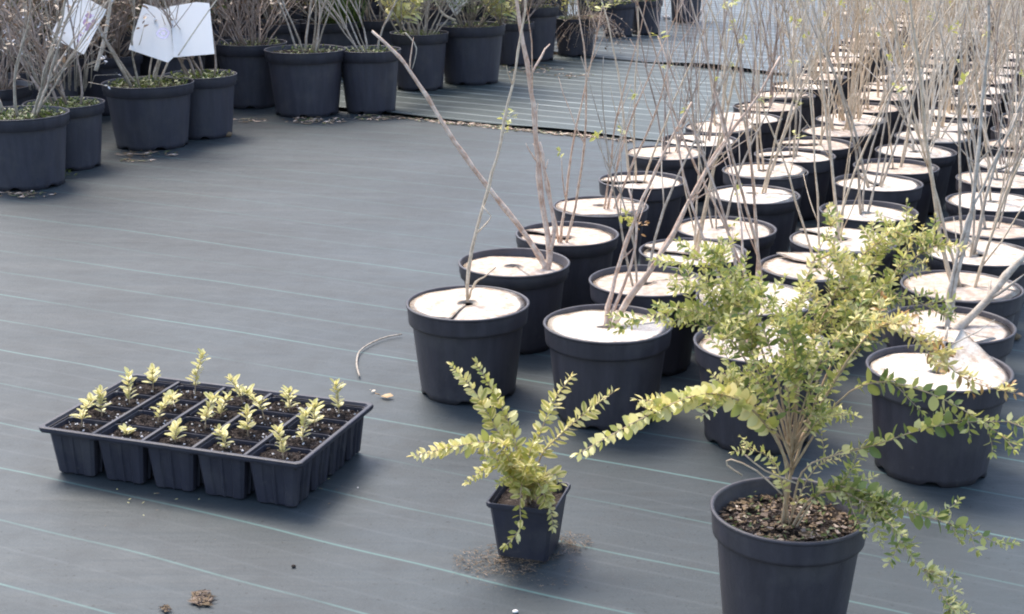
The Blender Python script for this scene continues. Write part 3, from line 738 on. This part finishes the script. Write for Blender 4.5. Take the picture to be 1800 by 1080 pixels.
# ------------------------------------------------------------ front shrub in its pot
FD, FH = 0.242, 0.20
FP = un(1388, 893, FH); FP.z = 0
ft = add_pot('nursery_pot', FP, FD, FH, 'black pot holding the leafy green honeysuckle with arching branches', 'pot', None, M['pot'], 0, .4)
link('soil', soil_mesh(FD / 2 - .011, 77, .007, 14, 40), ft, (0, 0, FH - .034))
r2 = random.Random(4); b = MB()
for k in range(900):
    a = r2.uniform(0, 6.28); q = (FD / 2 - .014) * math.sqrt(r2.random()); s = r2.uniform(.002, .0065)
    m = Matrix.Translation((q * math.cos(a), q * math.sin(a), FH - .031 + r2.uniform(0, .008))) @ Matrix.Rotation(r2.uniform(0, 6.28), 4, 'Z') @ Matrix.Rotation(r2.uniform(-.7, .7), 4, 'X') @ Matrix.Diagonal((s, s * r2.uniform(.3, .6), s * .14, 1))
    b.add([(-1, -1, -1), (1, -.8, -1), (.9, 1, -1), (-.8, .8, -1), (-1, -1, 1), (1, -.8, 1), (.9, 1, 1), (-.8, .8, 1)], [(0, 3, 2, 1), (4, 5, 6, 7), (0, 1, 5, 4), (1, 2, 6, 5), (2, 3, 7, 6), (3, 0, 4, 7)], r2.randrange(3), m)
o = link('bark_litter', b.mesh('bark_litter', [M['litter'], M['soil'], M['l_dry']], False), ft); o['kind'] = 'stuff'
weeds(r2, ft, FD / 2 - .02, FH - .026, 90, ('moss',), .012)

fbase = Vector((FP.x, FP.y, FH - .032))
fs = thing('honeysuckle_shrub', fbase, 'leafy green honeysuckle with long arching branches in the lone front pot', 'shrub')
MIX = ['l_mid'] * 6 + ['l_dark'] * 4 + ['l_pale'] * 5
GRN = ['l_mid'] * 4 + ['l_dark'] * 5 + ['l_pale']
YEL = ['l_yel'] * 7 + ['l_pale'] * 4 + ['l_org']
LIME = ['l_pale'] * 3 + ['l_mid'] * 3 + ['l_yel'] * 3
# pixel waypoints, depth offsets from the pot axis (towards the lens negative), leaf size, spacing, start, kinds, tip kind, wood radius
FB = [
 ([(1390, 890), (1382, 820), (1345, 745), (1290, 700), (1225, 695), (1130, 735), (1018, 797)], (0, .0, -.05, -.09, -.13, -.18, -.24), .021, .0085, .34, LIME, 'l_pale', .0036),
 ([(1388, 890), (1370, 800), (1345, 715), (1315, 640), (1250, 560), (1180, 545), (1088, 582)], (0, .02, .05, .08, .12, .14, .15), .019, .0085, .45, MIX, 'l_mid', .0032),
 ([(1392, 890), (1396, 780), (1405, 680), (1440, 570), (1500, 470), (1570, 405), (1628, 440)], (0, .02, .04, .07, .10, .11, .10), .018, .0080, .42, MIX + ['l_yel', 'l_pale'], 'l_yel', .0040),
 ([(1390, 890), (1385, 790), (1360, 690), (1330, 590), (1280, 500), (1235, 455), (1198, 462)], (0, .03, .06, .09, .12, .13, .14), .019, .0080, .48, MIX, 'l_mid', .0034),
 ([(1394, 890), (1405, 800), (1440, 690), (1490, 590), (1545, 520), (1600, 525), (1668, 560)], (0, .03, .05, .08, .09, .08, .06), .018, .0085, .42, GRN, 'l_mid', .0034),
 ([(1394, 890), (1410, 800), (1450, 700), (1500, 620), (1560, 570), (1640, 620), (1700, 668), (1785, 692)], (0, .0, -.01, -.03, -.05, -.06, -.08, -.10), .019, .0080, .44, YEL, 'l_org', .0030),
 ([(1394, 885), (1410, 830), (1470, 800), (1540, 782), (1620, 755), (1700, 742), (1800, 742)], (0, -.02, -.05, -.07, -.09, -.10, -.12), .021, .0125, .42, GRN, 'l_mid', .0026),
 ([(1396, 885), (1425, 780), (1470, 710), (1540, 672), (1630, 690), (1700, 725), (1760, 765)], (0, -.02, -.04, -.07, -.10, -.12, -.14), .021, .0115, .45, GRN, 'l_mid', .0028),
 ([(1392, 895), (1430, 872), (1490, 868), (1545, 905), (1600, 975), (1640, 1025), (1668, 1065)], (0, -.03, -.07, -.11, -.15, -.18, -.20), .019, .0080, .18, GRN + ['l_pale'] * 4, 'l_pale', .0032),
 ([(1394, 895), (1450, 860), (1520, 865), (1590, 898), (1670, 920), (1752, 955)], (0, -.04, -.08, -.11, -.14, -.16), .020, .0095, .2, GRN, 'l_mid', .0028),
 ([(1392, 890), (1390, 760), (1380, 640), (1400, 540), (1430, 460), (1460, 400)], (0, .01, .03, .06, .09, .10), .017, .0080, .42, MIX + ['l_yel'], 'l_yel', .0034),
 ([(1390, 890), (1398, 800), (1470, 660), (1510, 540), (1545, 450), (1590, 400)], (0, .04, .09, .12, .14, .15), .017, .0080, .45, MIX + ['l_yel'], 'l_pale', .0032),
 ([(1388, 890), (1378, 800), (1345, 690), (1310, 600), (1250, 520), (1215, 500)], (0, .02, .05, .09, .13, .15), .018, .0080, .5, MIX, 'l_pale', .0028),
 ([(1390, 890), (1384, 790), (1365, 660), (1335, 560), (1290, 490), (1270, 450)], (0, .01, .02, .05, .07, .08), .018, .0080, .5, MIX, 'l_mid', .0028),
 ([(1390, 890), (1394, 780), (1400, 650), (1380, 560), (1340, 520)], (0, -.02, -.04, -.05, -.06), .017, .0080, .45, GRN, 'l_mid', .0026),
 ([(1394, 890), (1410, 780), (1450, 640), (1520, 540), (1585, 470), (1640, 432)], (0, .02, .03, .05, .06, .06), .018, .0080, .45, MIX + ['l_yel'], 'l_yel', .0030),
 ([(1388, 890), (1365, 820), (1320, 790), (1290, 795)], (0, -.02, -.03, -.05), .015, .0095, .35, LIME, 'l_pale', .0020),
 ([(1396, 890), (1420, 840), (1450, 810), (1475, 795)], (0, -.02, -.02, -.03), .014, .010, .3, LIME, 'l_pale', .0018),
 ([(1390, 890), (1372, 790), (1330, 720), (1290, 660), (1270, 600)], (0, -.01, -.03, -.04, -.04), .016, .0085, .35, MIX, 'l_pale', .0026),
 ([(1394, 890), (1402, 790), (1420, 690), (1450, 620), (1500, 565)], (0, -.03, -.05, -.06, -.07), .017, .0085, .3, MIX, 'l_yel', .0026)]
fl = []; fbr = []
r2 = random.Random(21)
for bi, (px, dep, size, gap, start, kinds, tipk, wood) in enumerate(FB):
    P = [at(x, y, FP.y + d) - fbase for (x, y), d in zip(px, dep)]
    P[0] = Vector((r2.uniform(-.014, .014), r2.uniform(-.012, .012), -.006))
    if bi in (1, 3, 4, 5, 7, 10, 11, 12, 13, 14, 15, 18, 19): P = [at(1391 + r2.uniform(-4, 6), 805 + r2.uniform(-30, 30), FP.y + .012) - fbase] + P[2:]
    wood *= .72
    pts = cr(P, .02); m = len(pts); b = MB()
    b.tube(pts, [wood * (1 - .75 * i / (m - 1)) for i in range(m)], 6)
    subs = []
    # side shoots
    ns = {0: 8, 5: 18, 6: 4, 7: 6, 8: 26, 9: 10, 16: 2, 17: 2, 2: 30, 11: 30, 15: 30, 10: 20}.get(bi, 16)
    for k in range(ns):
        i = r2.randint(int(m * max(start + .06, .38)), int(m * .95)); t = (pts[min(i + 1, m - 1)] - pts[i - 1]).normalized()
        s = t.orthogonal().normalized(); s.rotate(Matrix.Rotation(r2.uniform(0, 6.28), 3, t)); s.z *= .6; dd = (t * .8 + s * r2.uniform(.7, 1.3)).normalized(); q = pts[i].copy(); sp = [q.copy()]
        ln = r2.uniform(.04, .115) * (1.15 - .75 * i / m) * (.8 if bi in (0, 5, 6, 7, 8, 9) else 1)
        for j in range(5): dd = (dd + Vector((r2.uniform(-.15, .15), r2.uniform(-.15, .15), -.01))).normalized(); q = q + dd * ln / 5; sp.append(q.copy())
        b.tube(sp, [wood * .35, wood * .33, wood * .3, wood * .25, wood * .2, .0005], 4); subs.append(sp)
    br = link('branch', b.mesh('branch', [M['stem']]), fs); fbr.append(br)
    branch_leaves(pts, r2, size * (1.12 if bi == 0 else 1.1), gap * .68, start, kinds, fl, bi, tipk, .3, 1.35 if bi in (0, 6, 7, 9) else .85)
    for sp in subs: branch_leaves(sp, r2, size * .86, gap * .6, .1, kinds, fl, bi, tipk, .3, .82)
for k in range(14):                                        # leafy inner shoots off the main stems
    a = r2.uniform(0, 6.28); q = math.sqrt(r2.random()); ex, ey = 1425 + 150 * q * math.cos(a), 640 + 125 * q * math.sin(a)
    sx_, sy_ = 1393 + (ex - 1393) * .30 + r2.uniform(-8, 8), 795 + (ey - 795) * .40
    d0, d1 = r2.uniform(-.03, .05), r2.uniform(-.10, .13); e = at(ex, ey, FP.y + d1) - fbase; b0_ = at(sx_, sy_, FP.y + d0) - fbase
    ty_ = r2.uniform(705, 815); tr_ = at(1393 + (815 - ty_) * r2.uniform(-.12, .16), ty_, FP.y + .012) - fbase; b0_ = tr_.lerp(e, .3) + Vector((0, 0, .008))
    pts = cr([tr_, b0_, b0_.lerp(e, .5) + Vector((0, 0, .012)), e], .015); m = len(pts); b = MB(); b.tube(pts, [.0017 * (1 - .7 * i / (m - 1)) for i in range(m)], 5)
    fbr.append(link('branch', b.mesh('branch', [M['stem']]), fs))
    branch_leaves(pts, r2, .0170, .0056, .42, MIX + (['l_yel'] if ey < 560 else ['l_dark']), fl, len(fbr) - 1, None)
print('front leaves', len(fl))
plant_leaves(fs, fbase, fbr, fl, 295)
b = MB()   # bare dead twigs low in the bush
for (px, dy) in (([(1375, 870), (1330, 828), (1285, 808), (1278, 818), (1305, 836)], -.02), ([(1400, 850), (1345, 828), (1310, 800)], -.03)):
    pts = cr([at(x, y, FP.y + dy) - fbase for x, y in px], .02); b.tube(pts, [.0014] * len(pts), 4)
link('dead_twig', b.mesh('dead_twig', [M['bark']]), fs)

# ------------------------------------------------------------ small square pot and plant
SW, SH = .122, .108
SPc = un(930, 866, SH); SPc.z = 0; SROT = math.radians(-16)
st = thing('square_pot', SPc, 'small square black pot with a drooping cream-edged plant', 'pot', None, SROT)
def sq(w, z, ch=.006):
    a = w / 2; return [(a, -a + ch, z), (a, a - ch, z), (a - ch, a, z), (-a + ch, a, z), (-a, a - ch, z), (-a, -a + ch, z), (-a + ch, -a, z), (a - ch, -a, z)]
def loft(b, rings, mi=0, close=True):
    o = len(b.v); n = len(rings[0])
    for r_ in rings: b.v += r_
    for i in range(len(rings) - 1):
        for k in range(n): b.f.append((o + i * n + k, o + i * n + (k + 1) % n, o + (i + 1) * n + (k + 1) % n, o + (i + 1) * n + k)); b.mi.append(mi)
    if close: b.f.append(tuple(o + k for k in range(n))[::-1]); b.mi.append(mi)
b = MB(); loft(b, [sq(.088, .001), sq(.090, .006), sq(SW - .010, SH - .009)])
link('body', b.mesh('body', [M['tray']], False), st)
b = MB(); loft(b, [sq(SW - .012, SH - .0095), sq(SW - .001, SH - .009), sq(SW, SH - .007), sq(SW, SH - .001), sq(SW - .002, SH), sq(SW - .006, SH - .0005), sq(SW - .010, SH - .008), sq(.087, .012)], close=False)
link('rim', b.mesh('rim', [M['tray']], False), st)
b = MB(); n_ = 14
for i in range(n_ + 1):
    for j in range(n_ + 1):
        x, y = (i / n_ - .5) * (SW - .016), (j / n_ - .5) * (SW - .016); b.v.append((x, y, SH - .018 + .006 * noise.noise((x * 60, y * 60, 3))))
for i in range(n_):
    for j in range(n_): p = i * (n_ + 1) + j; b.f.append((p, p + n_ + 1, p + n_ + 2, p + 1)); b.mi.append(0)
link('soil', b.mesh('soil', [M['soil']], False), st)
sbase = Vector((SPc.x, SPc.y, SH - .018))
ss = thing('cream_edged_plant', sbase, 'small cream-edged honeysuckle sprawling from the square pot', 'plant')
VAR = ['l_var'] * 6 + ['l_mid'] + ['l_pale'] * 2
SB = [([(925, 868), (900, 800), (870, 750), (835, 690), (795, 645)], (0, .0, .02, .03, .04), .42),
      ([(927, 868), (910, 790), (890, 735), (862, 680), (838, 640)], (0, .02, .04, .05, .06), .45),
      ([(930, 868), (938, 800), (958, 740), (980, 695), (1003, 665)], (0, .02, .03, .04, .04), .35),
      ([(932, 868), (950, 805), (985, 765), (1030, 725), (1078, 690)], (0, -.01, -.02, -.02, -.03), .35),
      ([(922, 868), (905, 805), (870, 778), (800, 785), (728, 802)], (0, -.02, -.04, -.06, -.09), .38),
      ([(920, 868), (890, 822), (858, 822), (822, 848)], (0, -.02, -.03, -.05), .3),
      ([(930, 868), (940, 845), (955, 868), (968, 900), (972, 925)], (0, -.05, -.075, -.085, -.09), .15),
      ([(924, 868), (918, 850), (914, 890), (914, 930), (890, 958)], (0, -.05, -.080, -.085, -.095), .2),
      ([(928, 868), (905, 830), (890, 800), (880, 790)], (0, -.03, -.05, -.06), .2),
      ([(930, 868), (935, 830), (930, 800), (940, 775)], (0, -.03, -.03, -.04), .25),
      ([(930, 868), (955, 840), (975, 835), (985, 850)], (0, -.01, -.02, -.03), .3),
      ([(926, 868), (920, 835), (930, 815), (945, 830)], (0, -.05, -.07, -.09), .25),
      ([(924, 868), (900, 825), (872, 808), (850, 800)], (0, -.03, -.05, -.05), .2), ([(926, 868), (915, 815), (905, 780), (900, 760)], (0, -.01, .0, .01), .25),
      ([(928, 868), (945, 845), (962, 850), (966, 880)], (0, -.05, -.07, -.08), .15), ([(924, 868), (905, 842), (890, 840), (878, 850)], (0, -.04, -.06, -.07), .2)]
sl = []; sbr = []; r2 = random.Random(8)
for bi, (px, dep, start) in enumerate(SB):
    P = [at(x, y, SPc.y + d) - sbase for (x, y), d in zip(px, dep)]; P[0] = Vector((r2.uniform(-.006, .006), r2.uniform(-.006, .006), -.004))
    pts = cr(P, .012); m = len(pts); b = MB(); b.tube(pts, [.0018 * (1 - .7 * i / (m - 1)) for i in range(m)], 5)
    sbr.append(link('branch', b.mesh('branch', [M['stem']]), ss))
    branch_leaves(pts, r2, *((.0225, .0048) if bi != 7 else (.023, .008)), start, VAR, sl, bi, None)
print('small leaves', len(sl)); plant_leaves(ss, sbase, sbr, sl, 298)

# ------------------------------------------------------------ seed tray
TH = .102
c0, c1, c2_, c3 = [un(x, y, TH) for x, y in ((72, 752), (518, 815), (662, 720), (265, 662))]
TL, TW = (c1 - c0).length + .022, .335
ux = (c1 - c0).normalized(); TR = math.atan2(ux.y, ux.x); uy = Vector((-ux.y, ux.x, 0))
tc_ = (c0 + c1) / 2 + uy * TW / 2; TC = Vector((tc_.x, tc_.y, 0))
tt = thing('seed_tray', TC, 'black plastic cell tray of yellow-green seedlings', 'tray', None, TR)
def rect(l, w, z, ch=.008):
    a, c = l / 2, w / 2; return [(a, -c + ch, z), (a, c - ch, z), (a - ch, c, z), (-a + ch, c, z), (-a, c - ch, z), (-a, -c + ch, z), (-a + ch, -c, z), (a - ch, -c, z)]
b = MB()
loft(b, [rect(TL - .026, TW - .026, TH - .006), rect(TL - .02, TW - .02, TH - .012), rect(TL - .004, TW - .004, TH - .011), rect(TL, TW, TH - .007), rect(TL, TW, TH - .001), rect(TL - .004, TW - .004, TH), rect(TL - .016, TW - .016, TH - .0005), rect(TL - .022, TW - .022, TH - .006), rect(TL - .026, TW - .026, TH - .006)], close=False)
link('rim', b.mesh('rim', [M['tray']], False), tt)
NX, NY = 5, 4; cx_ = (TL - .022) / NX; cy_ = (TW - .022) / NY
def box(b, x0, x1, y0, y1, z0, z1): b.add([(x0, y0, z0), (x1, y0, z0), (x1, y1, z0), (x0, y1, z0), (x0 + .001, y0 + .001, z1), (x1 - .001, y0 + .001, z1), (x1 - .001, y1 - .001, z1), (x0 + .001, y1 - .001, z1)], [(0, 3, 2, 1), (4, 5, 6, 7), (0, 1, 5, 4), (1, 2, 6, 5), (2, 3, 7, 6), (3, 0, 4, 7)])
for i in range(1, NX):
    b = MB(); x = -NX * cx_ / 2 + i * cx_; box(b, x - .0042, x + .0042, -NY * cy_ / 2, NY * cy_ / 2, TH - .007, TH - .002); link('divider', b.mesh('divider', [M['tray']], False), tt)
for j in range(1, NY):
    b = MB(); y = -NY * cy_ / 2 + j * cy_; box(b, -NX * cx_ / 2, NX * cx_ / 2, y - .0022, y + .0022, TH - .016, TH - .0105); link('divider', b.mesh('divider', [M['tray']], False), tt)
def cellring(wx, wy, z, rib):
    out = []; T = [(-.43, 0), (-.25, 0), (-.21, rib), (-.05, rib), (-.02, 0), (.02, 0), (.05, rib), (.21, rib), (.25, 0), (.43, 0)]
    for k in range(4):
        for t, g in T:
            p = [(.5 - g, t), (-t, .5 - g), (-.5 + g, -t), (t, -.5 + g)][k]; out.append((p[0] * wx, p[1] * wy, z))
    return out
b = MB(); wx, wy = cx_ - .006, cy_ - .004
loft(b, [cellring(wx * .76, wy * .76, .002, .06), cellring(wx * .79, wy * .79, .004, .06), cellring(wx * .89, wy * .89, .05, .06), cellring(wx * .985, wy * .985, TH - .008, .0)], close=True)
loft(b, [cellring(wx * .985, wy * .985, TH - .008, .0), cellring(wx * .955, wy * .955, TH - .009, .0), cellring(wx * .84, wy * .84, .045, .03)], close=False)
cellme = b.mesh('cell', [M['tray']], False)
def cellsoil(seed):
    r3 = random.Random(seed); b = MB(); q = 16
    for i in range(q + 1):
        for j in range(q + 1):
            x, y = (i / q - .5) * wx * .93, (j / q - .5) * wy * .93; ed = max(abs(i / q - .5), abs(j / q - .5)) * 2
            b.v.append((x, y, TH - .016 + .006 * noise.noise((x * 70, y * 70, seed)) + r3.uniform(-.0022, .0022) - .008 * max(0, ed - .7)))
    for i in range(q):
        for j in range(q): p = i * (q + 1) + j; b.f.append((p, p + q + 1, p + q + 2, p + 1)); b.mi.append(0)
    for k in range(60):
        s = r3.uniform(.0012, .0034); x, y = r3.uniform(-.42, .42) * wx, r3.uniform(-.42, .42) * wy
        m = Matrix.Translation((x, y, TH - .0135)) @ Matrix.Rotation(r3.uniform(0, 6), 4, 'Z') @ Matrix.Rotation(r3.uniform(0, 6), 4, 'X') @ Matrix.Diagonal((s, s, s * .7, 1))
        b.add([(1, 0, 0), (-1, .2, 0), (0, 1, 0), (0, -1, .1), (0, 0, 1), (0, .1, -1)], [(0, 2, 4), (2, 1, 4), (1, 3, 4), (3, 0, 4), (2, 0, 5), (1, 2, 5), (3, 1, 5), (0, 3, 5)], 1 if r3.random() < .22 else 0, m)
    return b.mesh('soil', [M['soil'], M['stone']], False)
CS = [cellsoil(i) for i in range(4)]
SEEDH = [[.050, .016, .036, .036, .046], [.040, .040, .052, .048, .044], [.052, .034, .040, .066, .046], [.060, .070, .052, .045, .050]]
ROWN = ['front edge', 'second row from the front edge', 'third row from the front edge', 'back edge']
r2 = random.Random(55); mtT = Matrix.Translation(TC) @ Matrix.Rotation(TR, 4, 'Z')
for j in range(NY):
    for i in range(NX):
        lx, ly = (-NX / 2 + i + .5) * cx_, (-NY / 2 + j + .5) * cy_
        c = link('cell', cellme, tt, (lx, ly, 0)); link('soil', CS[r2.randrange(4)], c)
        H_ = SEEDH[j][i] * r2.uniform(1.0, 1.4); w = mtT @ Vector((lx + r2.uniform(-.012, .012), ly + r2.uniform(-.01, .01), TH - .018))
        sd = thing('seedling', w, 'yellow-green seedling in the tray, %s, %s cell from its pointed-out aisle end' % (ROWN[j], ORD[i]), 'seedling', 'seedlings in the cell tray', r2.uniform(0, 6.28))
        sd['label'] = 'cream-yellow seedling, %s cell along the tray %s' % (ORD[i], {0: 'front edge', 1: 'second row', 2: 'third row', 3: 'back edge'}[j])
        bend = Vector((r2.uniform(-.6, .6), r2.uniform(-.6, .6), 0)) * H_
        pts = cr([Vector((0, 0, -.004)), Vector((0, 0, H_ * .5)) + bend * .25, Vector((0, 0, H_)) + bend], .006); b = MB(); m = len(pts)
        b.tube(pts, [.0014 * (1 - .5 * q / (m - 1)) for q in range(m)], 5); stm = link('stem', b.mesh('stem', [M['stem']]), sd)
        nlv = 3 + int(H_ / .0100)
        for q in range(nlv):
            f = .3 + .7 * (q + .5) / nlv; p = pts[min(m - 1, int(f * (m - 1)))]; a = q * math.pi / 2 + r2.uniform(-.3, .3)
            for sg in (0, 2.1, 4.2):
                d = Vector((math.cos(a + sg), math.sin(a + sg), r2.uniform(.25, .9) + (.5 if f > .85 else 0)))
                link('leaf', LM['l_seed' if r2.random() < .8 else 'l_pale'], sd, mtx=leaf_mtx(p, d, Vector((0, 0, 1)) + d * -.3, r2.uniform(.012, .026) * (.8 if f > .9 else 1), 1.1))

# ------------------------------------------------------------ litter on the fabric
stick('bent_twig', [(632, 662), (627, 640), (632, 618), (655, 602), (682, 592), (706, 588)], 0, 0, .0023, .0017, 'barkg', 'bent grey twig lying on the fabric between tray and pots', 'twig', None, True)
def dry_leaf(px, size, mat, label, rz, cat='leaf'):
    p = un(px[0], px[1], .003); b = MB()
    vsx = [(0, 0, 0), (-.25, .3, .12), (0, .3, 0), (.25, .3, .1), (-.3, .62, .2), (0, .62, .04), (.3, .62, .08), (0, 1, .16)]
    b.add(vsx, LEAFF, 0, Matrix.Rotation(rz, 4, 'Z') @ Matrix.Scale(size, 4)); b.tube([Vector((0, 0, 0.004)), Matrix.Rotation(rz, 3, 'Z') @ Vector((0, -size * .35, .006))], .0012, 5)
    tag(link('fallen_leaf', b.mesh('fallen_leaf', [M[mat]]), None, p), label, cat)
dry_leaf((668, 697), .034, 'l_org', 'red-brown curled leaf on the fabric beside the bent twig', -1.9)
dry_leaf((653, 689), .012, 'barkw', 'tiny whitish leaf scrap by the red-brown leaf', -.8)
def crumbs(name, items, label, cat, mats, seed):
    r3 = random.Random(seed); base = un(items[0][0], items[0][1], .002); b = MB()
    for (cx, cy, rx, ry, n, s0, s1, long) in items:
        for k in range(n):
            a = r3.uniform(0, 6.28); q = math.sqrt(r3.random()) if r3.random() < .4 else r3.random(); p = un(cx + rx * q * math.cos(a), cy + ry * q * math.sin(a), .002) - base
            p.z = gz(p.x + base.x, p.y + base.y) + .001
            s = r3.uniform(s0, s1); lg = r3.uniform(1, long)
            m = Matrix.Translation(p) @ Matrix.Rotation(r3.uniform(0, 6.28), 4, 'Z') @ Matrix.Diagonal((s * lg, s * .7, s * .5, 1))
            b.add([(1, 0, 0), (-1, .2, 0), (0, 1, 0), (0, -1, .1), (0, 0, 1)], [(0, 2, 4), (2, 1, 4), (1, 3, 4), (3, 0, 4)], r3.randrange(len(mats)), m)
    o = link(name, b.mesh(name, [M[k] for k in mats], False), None, base); tag(o, label, cat); o['kind'] = 'stuff'
crumbs('spilled_soil', [(880, 985, 85, 28, 800, .0004, .0011, 10), (1000, 955, 42, 20, 380, .0004, .0010, 10), (920, 1000, 130, 40, 400, .0003, .0009, 8), (930, 978, 58, 10, 420, .0005, .0014, 5)], 'brown soil and fibres spilled round the square pot', 'soil', ['litter', 'l_dry', 'litter', 'soil'], 1)
crumbs('dried_clump', [(355, 1052, 18, 13, 170, .001, .004, 6)], 'dried brown plant clump lying on the open fabric', 'debris', ['litter', 'l_dry', 'soil'], 2)
crumbs('dried_clump', [(292, 1070, 7, 6, 40, .001, .003, 4)], 'small dark crumb heap next to the dried clump', 'debris', ['soil', 'litter'], 3)
seam = []
for k in range(26):
    x = -.62 + k * .046; p = pr((x, seam1(x) - .035, 0)); seam.append((p[0], p[1], 12, 3.0, 34 if 4 < k < 22 else 14, .0025, .008, 4))
crumbs('seam_litter', seam, 'brown soil and leaf bits gathered along the fabric seam', 'debris', ['litter', 'soil', 'l_dry', 'barkr', 'moss'], 4)
crumbs('pot_litter', [(555, 212, 60, 6, 110, .002, .009, 4), (660, 207, 50, 5, 80, .002, .009, 4), (440, 212, 30, 5, 40, .002, .008, 4), (260, 270, 60, 7, 60, .002, .008, 5), (40, 342, 60, 6, 70, .002, .008, 4), (240, 282, 40, 3, 20, .003, .008, 6), (930, 122, 60, 8, 120, .003, .009, 4), (1000, 135, 50, 5, 60, .002, .008, 4), (1215, 42, 50, 6, 80, .003, .01, 4)], 'rusty leaf bits swept against the big pots', 'debris', ['l_dry', 'litter', 'barkr', 'litter', 'moss'], 5)
crumbs('tray_litter', [(330, 880, 250, 30, 14, .001, .0026, 3), (600, 860, 50, 30, 7, .001, .0024, 3)], 'pale crumbs scattered in front of the seed tray', 'debris', ['stone', 'litter', 'l_pale'], 6)
crumbs('scattered_grit', [(900, 700, 900, 380, 150, .0005, .0014, 2)], 'tiny grit specks strewn over the open fabric', 'debris', ['l_dry', 'soil', 'litter'], 7)
r2 = random.Random(3)
for (px, s, lab) in (((516, 997), .0035, 'dark pebble on the fabric between tray and square pot'), ((1195, 28), .035, 'pale stone resting by the pots past the second seam'), ((1225, 26), .045, 'larger pale stone past the second seam'), ((1172, 36), .03, 'small pale stone past the second seam'), ((1783, 596), .014, 'brown clod beside the outer pots of the block'), ((400, 240), .02, 'brown clod at the foot of the mossy pot'), ((906, 1077), .004, 'tiny white pebble on the fabric near the soil spill')):
    p = un(px[0], px[1], 0); b = MB(); rows = 6; cols = 9
    for i in range(rows + 1):
        ph = math.pi * i / rows
        for k in range(cols):
            a = 2 * math.pi * k / cols; d = Vector((math.sin(ph) * math.cos(a), math.sin(ph) * math.sin(a), math.cos(ph))); q = s * (1 + .35 * noise.noise(d * 1.7 + Vector((s * 900, 0, 0))))
            b.v.append((d.x * q * 1.25, d.y * q, d.z * q * .6 + s * .5))
    for i in range(rows):
        for k in range(cols): b.f.append((i * cols + k, i * cols + (k + 1) % cols, (i + 1) * cols + (k + 1) % cols, (i + 1) * cols + k)); b.mi.append(0)
    tag(link('stone' if 'clod' not in lab else 'soil_clod', b.mesh('stone', [M['stone' if ('pale' in lab or 'white' in lab) else 'litter' if 'clod' in lab else 'soil']]), None, (p.x, p.y, gz(p.x, p.y))), lab, 'stone' if 'clod' not in lab else 'clod')
# sprig of green seedlings sprouting at the foot of the front-left pot
p = un(112, 312, 0); t = thing('weed_sprig', p, 'small green weed sprig at the foot of the big pot', 'weed')
weeds(r2, t, .05, .008, 26, ('moss',), .03)
print('objects', len(bpy.data.objects))
